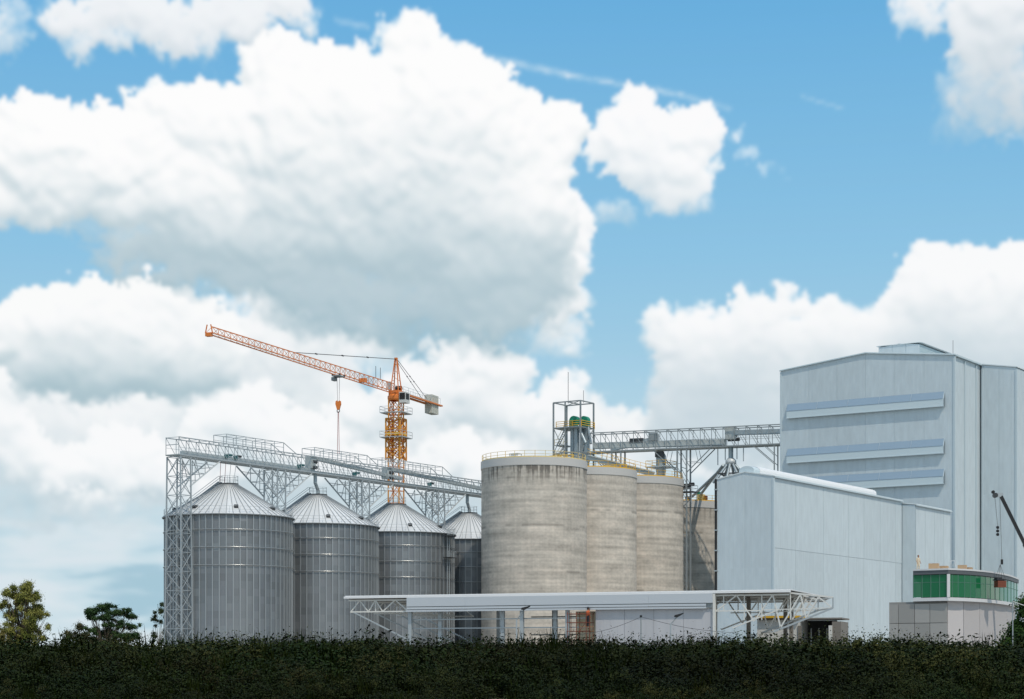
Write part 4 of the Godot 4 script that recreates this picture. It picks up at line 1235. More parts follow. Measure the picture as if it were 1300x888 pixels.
func build_tower_crane() -> void:
	var o := thing("tower_crane", "orange tower crane with a long lattice jib above the steel silos", "tower crane", at(-21.8, 0, 370.0), PI - 0.367)
	var or_: Material = M.orange_paint
	var pa: Material = M.orange_pale
	lattice_tower(o, 0.0, 43.0, Vector2(1.1, 1.1), Vector2(1.1, 1.1), 19, 0.2, 0.11, M.amber_paint, pa, true)
	# climbing cage and upper mast
	lattice_tower(o, 42.0, 49.8, Vector2(1.45, 1.45), Vector2(1.45, 1.45), 4, 0.24, 0.15, M.amber_paint, M.amber_paint)
	lattice_tower(o, 43.0, 53.4, Vector2(1.05, 1.05), Vector2(1.05, 1.05), 5, 0.2, 0.12, M.amber_paint, or_)
	for y in [46.2, 50.8]:
		for k in [[0, 1.95, 4.6, 0.8], [0, -1.95, 4.6, 0.8], [1.95, 0, 0.8, 3.1], [-1.95, 0, 0.8, 3.1]]:
			box(o, "walkway", Vector3(k[0], y, k[1]), Vector3(k[2], 0.14, k[3]), M.plate)
		railing(o, "walkway", PackedVector3Array([Vector3(-2.3, y, 2.3), Vector3(0, y, 2.3), Vector3(2.3, y, 2.3), Vector3(2.3, y, 0), Vector3(2.3, y, -2.3), Vector3(0, y, -2.3), Vector3(-2.3, y, -2.3), Vector3(-2.3, y, 0), Vector3(-2.3, y, 2.3)]), 1.15, M.lattice_pale, 0.03)
	box(o, "jacking_frame", Vector3(0, 46.9, 0), Vector3(3.0, 0.5, 3.0), M.yellow_paint)
	part(o, "slewing_ring", lathe(PackedVector2Array([Vector2(1.5, 53.2), Vector2(1.6, 53.5), Vector2(1.6, 54.0), Vector2(1.3, 54.3), Vector2(0, 54.3)]), 24, 1.0, false), or_)
	box(o, "turntable", Vector3(0, 54.6, 0), Vector3(2.0, 0.9, 2.4), or_)
	# cab at the side of the turntable
	var cab := box(o, "cab", Vector3(-1.9, 53.6, -0.4), Vector3(1.3, 2.0, 2.0), M.cab_white)
	under(cab, box(o, "cab_window", Vector3(-1.9, 53.8, -1.42), Vector3(1.1, 1.2, 0.06), M.black_paint))
	under(cab, box(o, "cab_window", Vector3(-2.57, 53.8, -0.5), Vector3(0.06, 1.1, 1.4), M.black_paint))
	under(cab, box(o, "cab_window", Vector3(-1.23, 53.8, -0.5), Vector3(0.06, 1.1, 1.4), M.black_paint))
	# apex
	for s in [-1.0, 1.0]:
		for z in [-0.75, 0.75]:
			bar(o, "apex_leg", Vector3(s * 0.8, 55.0, z), Vector3(s * 0.18, 61.0, z * 0.15), 0.16, or_)
		for k in 4:
			var t := (k + 0.5) / 4.5
			bar(o, "apex_lacing", Vector3(s * lerpf(0.8, 0.18, t), lerpf(55, 61, t), -0.75 * lerpf(1, 0.15, t)), Vector3(s * lerpf(0.8, 0.18, t), lerpf(55, 61, t), 0.75 * lerpf(1, 0.15, t)), 0.08, pa)
	for k in 4:
		var t := (k + 0.5) / 4.5
		bar(o, "apex_lacing", Vector3(-lerpf(0.8, 0.18, t), lerpf(55, 61, t), -0.6 * lerpf(1, 0.2, t)), Vector3(lerpf(0.8, 0.18, t), lerpf(55, 61, t + 0.15), -0.6 * lerpf(1, 0.2, t)), 0.08, pa)
	box(o, "apex_cap", Vector3(0, 61.1, 0), Vector3(0.5, 0.35, 0.5), or_)
	box(o, "electric_cabinet", Vector3(0.9, 55.9, -1.0), Vector3(0.7, 1.5, 0.9), M.plate)
	rod(o, "hoist_drum", Vector3(-0.6, 55.7, 1.2), Vector3(0.6, 55.7, 1.2), 0.45, M.dark_steel)
	# jib: triangular truss
	var L := 70.0
	var n := 35
	var jb := func(s: float, i: float) -> Vector3: return Vector3(s * 0.62, 54.6, -1.2 - (L - 1.2) * i / n)
	var jt := func(i: float) -> Vector3: return Vector3(0, 56.25 - 0.55 * i / n, -1.2 - (L - 1.2) * i / n)
	for s in [-1.0, 1.0]:
		bar(o, "jib_chord", jb.call(s, 0.0), jb.call(s, float(n)), 0.14, or_)
	bar(o, "jib_chord", jt.call(0.0), jt.call(float(n) - 0.5), 0.14, or_)
	for i in n:
		for s in [-1.0, 1.0]:
			bar(o, "jib_lacing", jb.call(s, float(i)), jt.call(i + 0.5), 0.06, pa)
			bar(o, "jib_lacing", jt.call(i + 0.5), jb.call(s, float(i + 1)), 0.06, pa)
		bar(o, "jib_batten", jb.call(-1.0, float(i)), jb.call(1.0, float(i)), 0.055, pa)
	for s in [-1.0, 1.0]:
		bar(o, "jib_tip_post", jb.call(s, float(n)), jb.call(s, float(n)) + Vector3(-s * 0.3, 1.3, 0), 0.14, or_)
	bar(o, "jib_tip_post", jb.call(-1.0, float(n)), jb.call(1.0, float(n)), 0.16, or_)
	box(o, "jib_tip_sheave", Vector3(0, 54.3, -L), Vector3(0.9, 0.5, 0.8), or_)
	for k in [14.5]:
		box(o, "jib_joint", Vector3(0, 55.0, -k), Vector3(1.3, 0.7, 0.9), or_)
	for k in [7.0, 9.0]:
		rod(o, "jib_mast", Vector3(0, 56.1, -k), Vector3(0, 58.4, -k), 0.05, M.wire)
	# counter-jib
	for s in [-0.75, 0.75]:
		bar(o, "counter_jib_beam", Vector3(s, 54.7, 1.2), Vector3(s, 54.7, 20.0), 0.6, M.orange_paint, 0.25)
		for k in 9:
			bar(o, "counter_jib_post", Vector3(s, 55.0, 1.8 + k * 2.2), Vector3(s, 56.1, 1.8 + k * 2.2), 0.05, M.lattice_pale)
		bar(o, "counter_jib_rail", Vector3(s, 56.1, 1.8), Vector3(s, 56.1, 19.4), 0.05, M.lattice_pale)
	box(o, "counter_jib_deck", Vector3(0, 55.02, 10.0), Vector3(1.3, 0.08, 17.0), M.plate)
	for k in 4:
		box(o, "counterweight", Vector3(0, 54.6, 15.6 + k * 0.85), Vector3(1.5, 3.6, 0.74), M.counterweight)
	for s in [-0.5, 0.5]:
		rod(o, "counter_pendant", Vector3(s * 0.3, 61.0, 0.1), Vector3(s, 55.2, 13.6), 0.05, M.wire)
		for t in [0.42, 0.55]:
			var p := Vector3(s * 0.3, 61.0, 0.1).lerp(Vector3(s, 55.2, 13.6), t)
			box(o, "pendant_link", p, Vector3(0.14, 0.2, 0.3), M.wire)
	rod(o, "jib_pendant", Vector3(0, 61.0, -0.1), jt.call(20.5), 0.06, M.wire)
	for t in [0.3, 0.55, 0.8]:
		box(o, "pendant_link", Vector3(0, 61.0, -0.1).lerp(jt.call(20.5), t), Vector3(0.18, 0.2, 0.7), M.wire)
	# trolley, ropes, hook block, slings
	box(o, "trolley", Vector3(0, 54.3, -24.6), Vector3(1.5, 0.18, 2.2), M.lattice_dark)
	for z in [-23.7, -25.5]:
		for s in [-0.7, 0.7]:
			rod(o, "trolley_wheel", Vector3(s - 0.1, 54.5, z), Vector3(s + 0.1, 54.5, z), 0.2, M.dark_steel)
	box(o, "trolley_basket", Vector3(1.0, 53.9, -24.2), Vector3(0.6, 0.6, 1.2), M.lattice_dark)
	for s in [-0.25, 0.25]:
		rod(o, "hoist_rope", Vector3(s, 54.1, -24.6), Vector3(s * 0.6, 49.6, -24.6), 0.03, M.wire)
	part(o, "hook_block", extrude(PackedVector2Array([Vector2(-0.45, 0.9), Vector2(-0.5, 0.4), Vector2(-0.2, -0.6), Vector2(0.2, -0.6), Vector2(0.5, 0.4), Vector2(0.45, 0.9), Vector2(0.2, 1.05), Vector2(0, 0.8), Vector2(-0.2, 1.05)]), -0.2, 0.2), M.orange_paint, Transform3D(Basis(Vector3.UP, 0.2), Vector3(0, 49.0, -24.6)))
	part(o, "hook", ring(0.26, 0.07, 16), M.dark_steel, Transform3D(Basis(Vector3.RIGHT, PI / 2), Vector3(0, 48.2, -24.6)))
	for s in [-1.0, 1.0]:
		rod(o, "sling", Vector3(0.06 * s, 48.1, -24.6), Vector3(0.28 * s, 40.6, -24.6 + 0.2 * s), 0.045, M.red_cable)


# ---------------------------------------------------------------- control building with green glass

func build_control_building() -> void:
	var o := thing("control_building", "low concrete office with a band of green glass and a curved end", "building")
	# the outline of the glass storey, from its flat end round the curve; x and distance
	var line: Array[Vector2] = [Vector2(47.4, 232.37), Vector2(51.0, 230.0)]
	var key: Array[Vector2] = [Vector2(51.0, 230.0), Vector2(54.1, 232.3), Vector2(57.6, 237.0), Vector2(61.7, 245.0), Vector2(65.3, 254.0)]
	for k in key.size() - 1:
		for q in 4:
			var t := (q + 1) / 4.0
			var p0 := key[maxi(k - 1, 0)]
			var p3 := key[mini(k + 2, key.size() - 1)]
			line.append(key[k].cubic_interpolate(key[k + 1], p0, p3, t))
	var yb := 10.75
	var yt := 13.45
	var back := PackedVector2Array([Vector2(62.0, 262.0), Vector2(51.3, 249.0)])
	var plan := func(grow: float) -> PackedVector2Array:
		var c := Vector2(54.5, 246.0)
		var out := PackedVector2Array()
		for p in line:
			out.append(p + (p - c).normalized() * grow)
		for p in back:
			out.append(p + (p - c).normalized() * grow)
		return out
	var slab := func(called: String, grow: float, y0: float, y1: float, m: Material) -> void:
		var pts: PackedVector2Array = plan.call(grow)
		# plan (x, away) extruded upwards: local y of the profile becomes -z
		part(o, called, extrude(pts, y0, y1), m, Transform3D(Basis(Vector3(1, 0, 0), Vector3(0, 0, -1), Vector3(0, 1, 0)), Vector3.ZERO))
	slab.call("floor_slab", 0.18, yb - 0.42, yb - 0.02, M.slab)
	slab.call("interior_wall", -3.2, yb, yt, M.interior)
	slab.call("roof_slab", 0.16, yt + 0.02, yt + 0.48, mat("roof_band", Vector3(0.10, 0.11, 0.12), 0.6))
	slab.call("roof_edge", 0.24, yt + 0.485, yt + 0.68, M.slab)
	slab.call("ceiling", -0.3, yt - 0.15, yt, M.interior)
	# glazing: one pane per bay in two lights, with mullions between
	var bays: Array = []
	for q in 4:
		bays.append([line[0].lerp(line[1], q / 4.0), line[0].lerp(line[1], (q + 1) / 4.0)])
	for i in range(1, line.size() - 1):
		bays.append([line[i], line[i + 1]])
	for i in bays.size():
		var p: Vector2 = bays[i][0]
		var q: Vector2 = bays[i][1]
		var a := at(p.x, 0, p.y)
		var b := at(q.x, 0, q.y)
		var d := (b - a).normalized()
		var nrm := Vector3.UP.cross(d) * -1.0
		var len := a.distance_to(b)
		sheet(o, "pane", a, d, nrm, 0.05, len - 0.05, yb + 0.05, yb + 1.75, yb + 1.75, M.green_glass, 0.02)
		sheet(o, "pane", a, d, nrm, 0.05, len - 0.05, yb + 1.83, yt - 0.04, yt - 0.04, M.green_glass, 0.02)
		bar(o, "mullion", a + Vector3.UP * yb, a + Vector3.UP * yt, 0.1 if i != 4 else 0.34, M.mullion if i != 4 else M.slab)
		bar(o, "transom", a + Vector3.UP * (yb + 1.79), b + Vector3.UP * (yb + 1.79), 0.07, M.mullion)
	# concrete storey below: separate precast panels
	var pc: Array = []
	for i in 3:
		pc.append(mat("precast_%d" % i, Vector3(0.33, 0.325, 0.31) * [1.0, 0.9, 1.08][i], 0.9))
	part(o, "wall", extrude(PackedVector2Array([Vector2(44.95, 234.5), Vector2(51.0, 230.75), Vector2(52.0, 236.0), Vector2(46.5, 238.0)]), 0.0, yb - 0.45), pc[1], Transform3D(Basis(Vector3(1, 0, 0), Vector3(0, 0, -1), Vector3(0, 1, 0)), Vector3.ZERO))
	var ml := [Vector2(44.9, 233.9), Vector2(45.9, 233.3), Vector2(47.6, 232.2), Vector2(49.2, 231.2), Vector2(51.0, 230.1)]
	for i in 4:
		var a := at(ml[i].x, 0, ml[i].y + 0.3)
		var b := at(ml[i + 1].x, 0, ml[i + 1].y + 0.3)
		var d := (b - a).normalized()
		var nrm := d.cross(Vector3.UP)
		for k in 4:
			sheet(o, "precast_panel", a, d, nrm, 0.03, a.distance_to(b) - 0.03, k * 2.6, k * 2.6 + 2.54 - (0.3 if k == 3 else 0.0), k * 2.6 + 2.54 - (0.3 if k == 3 else 0.0), pc[(i + k) % 3], 0.12)
	for i in range(0, 15, 3):
		var a := at(line[i + 1].x, 0, line[i + 1].y + 0.8)
		var b := at(line[i + 4].x, 0, line[i + 4].y + 0.8) if i + 4 < line.size() else at(65.0, 0, 255.0)
		var d := (b - a).normalized()
		sheet(o, "wall_panel", a, d, d.cross(Vector3.UP), 0.04, a.distance_to(b) - 0.04, 0, yb - 0.43, yb - 0.43, mat("wall_white_%d" % i, Vector3(0.45, 0.43, 0.43) * (1.0 if i > 0 else 1.15), 0.8), 0.1)
	var core := PackedVector2Array()
	for p in plan.call(-0.95):
		core.append(p)
	part(o, "wall", extrude(core, 0.0, yb - 0.43), M.precast_1, Transform3D(Basis(Vector3(1, 0, 0), Vector3(0, 0, -1), Vector3(0, 1, 0)), Vector3.ZERO))
	# stacked boxes on the roof
	var yr := yt + 0.69
	var crates := [[50.6, 236.0, 1.15, 0.85, "widest cardboard box on the glass office roof, at the row's near end"], [52.0, 236.8, 0.95, 0.6, "low cardboard box second along the glass office roof"], [54.6, 238.6, 1.0, 0.8, "cardboard box third along the roof, touching a paler one"], [55.6, 239.2, 0.7, 0.55, "small pale cardboard box at the far end of the roof row"]]
	for c in crates:
		var b := thing("cardboard_box", c[4], "box", at(c[0], yr, c[1]), -0.4, "boxes on the glass office roof")
		box(b, "carton", Vector3(0, c[3] / 2, 0), Vector3(c[2], c[3], 0.8), M.cardboard)
		for s in [-1.0, 1.0]:
			box(b, "flap", Vector3(s * c[2] * 0.26, c[3] + 0.015, 0), Vector3(c[2] * 0.47, 0.03, 0.82), M.cardboard)
		box(b, "tape", Vector3(0, c[3] + 0.033, 0), Vector3(0.08, 0.006, 0.82), M.timber)
	var tr := thing("metal_trestle", "small bright metal trestle between the boxes on the office roof", "trestle", at(53.2, yr, 237.4), -0.4)
	for k in [[-0.4, -0.3], [0.4, -0.3], [0.4, 0.3], [-0.4, 0.3]]:
		bar(tr, "leg", Vector3(k[0], 0, k[1]), Vector3(k[0] * 0.6, 1.3, k[1]), 0.06, M.lattice_pale)
	bar(tr, "beam", Vector3(-0.4, 1.3, 0), Vector3(0.4, 1.3, 0), 0.1, M.lattice_pale)
	bar(tr, "brace", Vector3(-0.4, 0.2, 0.3), Vector3(0.3, 1.1, 0.3), 0.05, M.lattice_pale)
	# worker in cream on the roof
	var w := thing("person", "worker in a cream shirt with dark hair on the office roof's flat end", "person", at(48.3, yr, 234.0), 0.5)
	person(w, "cream_cloth", "cream_cloth", false)


func build_mobile_crane() -> void:
	var o := thing("mobile_crane", "black telescopic crane boom leaning up from outside the frame edge", "crane", at(68.2, 0, 234.0), 0.0)
	var foot := Vector3(0, 2.6, 0)
	var tip := at(58.4, 23.0, 235.0) - o.position
	for k in 3:
		var a := foot.lerp(tip, [0.0, 0.36, 0.68][k])
		var b := foot.lerp(tip, [0.4, 0.72, 1.0][k])
		bar(o, "boom_section", a, b, [0.75, 0.6, 0.46][k], M.black_paint, [0.6, 0.48, 0.36][k])
	bar(o, "luffing_cylinder", Vector3(-1.6, 2.0, 0), foot.lerp(tip, 0.3) + Vector3(-0.5, -0.2, 0), 0.28, M.lattice)
	box(o, "boom_head", tip + Vector3(-0.25, 0.15, 0), Vector3(0.9, 0.5, 0.45), M.lattice)
	rod(o, "head_sheave", tip + Vector3(-0.7, 0.1, -0.25), tip + Vector3(-0.7, 0.1, 0.25), 0.3, M.dark_steel)
	rod(o, "head_sheave", tip + Vector3(-0.95, 0.5, -0.15), tip + Vector3(-0.95, 0.5, 0.15), 0.2, M.black_paint)
	rod(o, "rope", tip + Vector3(-0.15, 0, 0), Vector3(tip.x - 0.15, 15.2, 0), 0.025, M.wire)
	rod(o, "rope", tip + Vector3(-0.75, 0, 0), Vector3(tip.x - 0.65, 19.3, 0), 0.025, M.wire)
	for k in 3:
		part(o, "headache_ball", lathe(PackedVector2Array([Vector2(0, -0.2), Vector2(0.17, -0.12), Vector2(0.2, 0), Vector2(0.17, 0.12), Vector2(0, 0.2)]), 12), M.black_paint, Transform3D(Basis(), Vector3(tip.x - 0.65, 19.2 - k * 0.42, 0)))
	box(o, "hook_block", Vector3(tip.x - 0.15, 15.1, 0), Vector3(0.25, 0.6, 0.2), M.black_paint)
	# carrier
	box(o, "carrier", Vector3(1.5, 1.1, 0), Vector3(11.0, 0.7, 2.5), M.yellow_paint)
	box(o, "slewing_deck", Vector3(0.8, 2.0, 0), Vector3(4.4, 0.9, 2.3), M.yellow_paint)
	box(o, "cab", Vector3(-1.2, 2.6, 1.0), Vector3(1.6, 1.7, 0.9), M.cab_white)
	box(o, "counterweight", Vector3(3.6, 2.3, 0), Vector3(1.2, 1.2, 2.4), M.dark_steel)
	for x in [-3.0, -1.4, 3.6, 5.2]:
		for z in [-1.15, 1.15]:
			rod(o, "wheel", Vector3(x, 0.62, z - 0.2), Vector3(x, 0.62, z + 0.2), 0.62, M.black_paint)
	# the load it holds
	var c := thing("hoisted_crate", "red-brown crate hanging on the black crane's rope before the green glass", "crate", at(58.3, 11.9, 235.0), 0.3)
	for k in 3:
		box(c, "board", Vector3(0, 0.34 + k * 0.27, 0), Vector3(1.15, 0.25, 0.9), M.rust)
	box(c, "lid", Vector3(-0.1, 1.1, 0), Vector3(1.25, 0.12, 1.0), M.dark_cloth)
	box(c, "bundle", Vector3(-0.3, 1.27, 0), Vector3(0.7, 0.24, 0.6), M.dark_cloth)
	for k in [[-0.5, -0.4], [0.5, -0.4], [0.5, 0.4], [-0.5, 0.4]]:
		rod(c, "sling", Vector3(k[0], 1.1, k[1]), Vector3(0, 2.95, 0), 0.02, M.wire)


# ---------------------------------------------------------------- canopy in front

func build_canopy() -> void:
	var turn := -0.345
	var o := thing("canopy", "long white canopy roof with open trussed ends in front of the silos", "canopy", at(-16.2, 0, 190.0), turn)
	var top := 9.3
	var deep := -18.0
	# roof sheets, soffit and the bright edge
	for i in 18:
		box(o, "roof_sheet", Vector3(0.1 + 2.42 * (i + 0.5), top - 0.04, deep / 2), Vector3(2.4, 0.08, -deep), M.white_paint)
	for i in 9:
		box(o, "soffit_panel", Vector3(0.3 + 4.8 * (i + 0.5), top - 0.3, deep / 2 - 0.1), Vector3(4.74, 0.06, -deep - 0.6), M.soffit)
	box(o, "roof_edge", Vector3(21.8, top - 0.17, 0.06), Vector3(43.6, 0.2, 0.12), M.white_paint)
	box(o, "roof_edge", Vector3(21.8, top - 0.17, deep - 0.06), Vector3(43.6, 0.2, 0.12), M.white_paint)
	box(o, "roof_edge", Vector3(0.02, top - 0.17, deep / 2), Vector3(0.12, 0.2, -deep), M.white_paint)
	# stepped fascia in panels
	for i in 5:
		var a := 6.6 + 5.98 * i
		box(o, "fascia_panel", Vector3(a + 2.99, top - 0.70, 0.05), Vector3(5.97, 0.84, 0.3), M.fascia_white)
		box(o, "fascia_recess", Vector3(a + 2.99, top - 1.30, -0.06), Vector3(5.97, 0.5, 0.2), M.lattice_dark)
		if i < 4:
			box(o, "fascia_rib", Vector3(a + 2.99, top - 1.29, 0.06), Vector3(5.97, 0.20, 0.3), M.fascia_white)
			box(o, "fascia_rib", Vector3(a + 2.99, top - 1.54, 0.10), Vector3(5.97, 0.17, 0.34), M.fascia_white)
		else:
			box(o, "fascia_rib", Vector3(a + 2.69, top - 1.29, 0.06), Vector3(5.37, 0.20, 0.3), M.fascia_white)
			box(o, "fascia_rib", Vector3(a + 2.69, top - 1.54, 0.10), Vector3(5.37, 0.17, 0.34), M.fascia_white)
	# solid wall bay
	var solid := part(o, "wall", extrude(PackedVector2Array([Vector2(25.37, 0), Vector2(36.47, 0), Vector2(36.47, top - 1.6), Vector2(25.37, top - 1.6)]), -0.62, -0.22), M.white_steel)
	for i in 4:
		var a := lerpf(25.35, 36.5, i / 4.0)
		sheet(solid, "wall_panel", Vector3(0, 0, -0.22), Vector3.RIGHT, Vector3.BACK, a + 0.012, a + 2.775, 0, top - 1.6, top - 1.6, M["clad_white_%d" % (i % 3)], 0.08)
	box(o, "wall_end", Vector3(36.6, (top - 0.3) / 2, -0.15), Vector3(0.2, top - 0.3, 0.5), M.white_steel)
	# columns and rails of the open bay
	for c in [[9.6, -1.0], [16.0, -0.8], [18.1, -0.3], [21.1, -1.2], [22.55, -0.4], [6.75, -0.4], [38.4, -6.0], [42.0, -8.0], [40.6, -12.0]]:
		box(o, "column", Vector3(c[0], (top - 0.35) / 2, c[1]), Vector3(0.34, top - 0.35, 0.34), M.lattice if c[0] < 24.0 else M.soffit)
	for y in [6.95, 6.1]:
		bar(o, "side_rail", Vector3(6.8, y, -0.6), Vector3(24.6, y, -0.6), 0.1, M.lattice)
	for y in [7.35, 5.6]:
		bar(o, "side_rail", Vector3(16.0, y, -9.0), Vector3(24.6, y, -9.0), 0.12, M.lattice_dark)
	for x in [10.0, 16.0, 24.0]:
		box(o, "rear_column", Vector3(x, (top - 0.35) / 2, -16.0), Vector3(0.34, top - 0.35, 0.34), M.lattice)
	# lattice girders under the roof
	for z in [-0.35, -6.0, -12.0, -17.5]:
		# open end over the driveway
		bar(o, "truss_chord", Vector3(0.5, 7.75, z), Vector3(6.7, 7.75, z), 0.13, M.white_steel)
		bar(o, "truss_chord", Vector3(0.3, top - 0.45, z), Vector3(43.4, top - 0.45, z), 0.15, M.white_steel)
		var zig := [0.55, 1.5, 2.4, 3.15, 3.9, 5.2, 6.6]
		for k in zig.size() - 1:
			var up: bool = k % 2 == 0
			bar(o, "truss_web", Vector3(zig[k], 7.75 if up else top - 0.45, z), Vector3(zig[k + 1], top - 0.45 if up else 7.75, z), 0.10, M.white_steel)
		bar(o, "truss_post", Vector3(3.15, 7.75, z), Vector3(3.15, top - 0.45, z), 0.08, M.white_steel)
		bar(o, "end_strut", Vector3(0.9, 7.7, z), Vector3(6.6, 5.0, z), 0.13, M.lattice)
		if z < -10.0:
			continue
		# the far, tapering end
		var yb := 7.35
		var q := 0.0 if z > -1.0 else -2.4
		bar(o, "truss_chord", Vector3(36.7, yb + 0.1, z), Vector3(41.0, yb + 0.1, z), 0.10, M.white_steel)
		bar(o, "tip_chord", Vector3(43.4, top - 0.3, z), Vector3(47.3 + q, top - 0.75, z), 0.15, M.white_steel)
		bar(o, "tip_post", Vector3(47.3 + q, top - 0.75, z), Vector3(47.3 + q, 7.6, z), 0.12, M.lattice)
		bar(o, "tip_strut", Vector3(47.3 + q, 7.6, z), Vector3(42.0 + q, 5.55, z), 0.15, M.lattice)
		bar(o, "tip_rail", Vector3(41.0, 7.5, z), Vector3(47.3 + q, 7.62, z), 0.08, M.white_steel)
		var up_x := [37.7, 38.9, 40.1, 42.6, 44.6, 46.2]
		var webs := [[36.7, 7.45, 38.6, 8.85], [38.6, 8.85, 40.2, 6.5], [40.2, 6.5, 41.9, 8.85], [41.9, 8.85, 42.6, 5.9], [42.6, 5.9, 44.4, 8.85], [44.4, 8.85, 44.9, 6.75], [44.9, 6.75, 46.0, 8.6], [46.0, 8.6, 47.2, 7.65]]
		for w in webs:
			bar(o, "truss_web", Vector3(w[0] + q, w[1], z), Vector3(w[2] + q, w[3], z), 0.11, M.white_steel)
		for x in [37.4, 39.3, 40.9, 43.5]:
			bar(o, "truss_post", Vector3(x, 6.6 if x > 39.0 else 7.4, z), Vector3(x, top - 0.4, z), 0.08, M.white_steel)
		bar(o, "tip_arm", Vector3(38.2 + q, 5.9, z), Vector3(42.4 + q, 7.5, z), 0.12, M.white_steel)
	for x in [44.4, 46.0, 47.3]:
		bar(o, "purlin", Vector3(x, lerpf(9.0, 8.55, (x - 43.4) / 3.9), -0.3), Vector3(x - 2.4, lerpf(9.0, 8.55, (x - 43.4) / 3.9), -6.0), 0.12, M.white_steel)
	for x in [42.0, 44.9, 47.3]:
		bar(o, "purlin", Vector3(x, 5.55 + (x - 42.0) * 0.385, -0.3), Vector3(x - 2.4, 5.55 + (x - 42.0) * 0.385, -6.0), 0.11, M.white_steel)
	for k in 6:
		var x := 41.4 + 0.55 * k
		bar(o, "wind_brace", Vector3(x, 7.5, -6.0), Vector3(x + 0.9, 8.9, -6.0), 0.13, M.white_steel)
	# low store under the far end
	var s := thing("store_room", "low store with pale wall, yellow fascia strip and dark doorway under the canopy", "building", o.transform * Vector3(35.6, 0, -24.0), turn)
	box(s, "wall", Vector3(2.2, 3.6, 0), Vector3(4.4, 7.2, 4.0), M.white_steel)
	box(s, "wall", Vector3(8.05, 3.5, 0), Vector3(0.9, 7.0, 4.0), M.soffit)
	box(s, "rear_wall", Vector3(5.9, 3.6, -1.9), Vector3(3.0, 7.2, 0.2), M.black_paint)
	box(s, "fascia", Vector3(2.2, 7.5, 0.3), Vector3(4.5, 0.22, 4.4), M.yellow_paint)
	box(s, "roof", Vector3(4.3, 7.3, 0), Vector3(8.6, 0.16, 4.2), M.soffit)
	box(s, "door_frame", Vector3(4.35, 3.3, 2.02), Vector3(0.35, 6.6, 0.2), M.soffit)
	box(s, "door_frame", Vector3(7.45, 3.3, 2.02), Vector3(0.35, 6.6, 0.2), M.white_steel)
	for k in 3:
		bar(s, "shelf_post", Vector3(5.0 + k * 0.8, 0, -0.6), Vector3(5.0 + k * 0.8, 6.4, -0.6), 0.12, M.lattice)
	# scaffold against the wall's edge
	var f := thing("scaffold", "rusty tube scaffold in the open bay beside the white wall", "scaffold", o.transform * Vector3(23.75, 0, 0.15), turn)
	for x in [-0.85, 0.0, 0.95, 1.3]:
		for z in [-0.5, 0.5]:
			rod(f, "standard", Vector3(x, 0, z), Vector3(x, 7.5, z), 0.035, M.rust)
	for k in 9:
		for z in [-0.5, 0.5]:
			rod(f, "ledger", Vector3(-0.95, 0.9 + k * 0.8, z), Vector3(1.4, 0.9 + k * 0.8, z), 0.03, M.rust)
	rod(f, "brace", Vector3(-0.85, 4.0, 0.5), Vector3(0.95, 6.6, 0.5), 0.03, M.rust)
	box(f, "board", Vector3(0.2, 5.72, -0.2), Vector3(2.3, 0.05, 0.5), M.timber)
	box(f, "board", Vector3(0.9, 6.1, 0.25), Vector3(1.1, 0.05, 0.5), M.timber)
	var bs := thing("wall_stand_in", "cream sheet added behind the scaffold in place of a sunlit wall", "sheet", o.transform * Vector3(23.5, 3.9, -3.6), turn)  # added sheet, its cream stands for a sunlit wall seen through the bay
	var cur := begin(true)
	for k in 10:
		var xa := -1.1 + k * 0.22
		var za := 0.07 * sin(k * 2.1)
		var zb := 0.07 * sin((k + 1) * 2.1)
		quad(cur, Vector3(xa, -3.8, za), Vector3(xa, 3.7, za), Vector3(xa + 0.22, 3.7, zb), Vector3(xa + 0.22, -3.8, zb))
	part(bs, "stand_in_face", done(cur), M.sunlit_wall_tone if M.has("sunlit_wall_tone") else mat("sunlit_wall_tone", Vector3(0.75, 0.68, 0.52), 0.9))
	rod(bs, "pole", Vector3(-1.2, 3.72, 0), Vector3(1.2, 3.72, 0), 0.03, M.rust)
	var w := thing("person", "worker in an orange shirt and dark cap, standing on the rusty scaffold", "person", f.transform * Vector3(1.05, 6.13, 0.3), turn + PI - 0.7)
	person(w, "orange_cloth", "dark_cloth", true)


# ---------------------------------------------------------------- people: one smooth skin over a skeleton

func capsule_d(p: Vector3, a: Vector3, b: Vector3, ra: float, rb: float) -> float:
	var ab := b - a
	var t := clampf((p - a).dot(ab) / ab.length_squared(), 0, 1)
	return p.distance_to(a + ab * t) - lerpf(ra, rb, t)


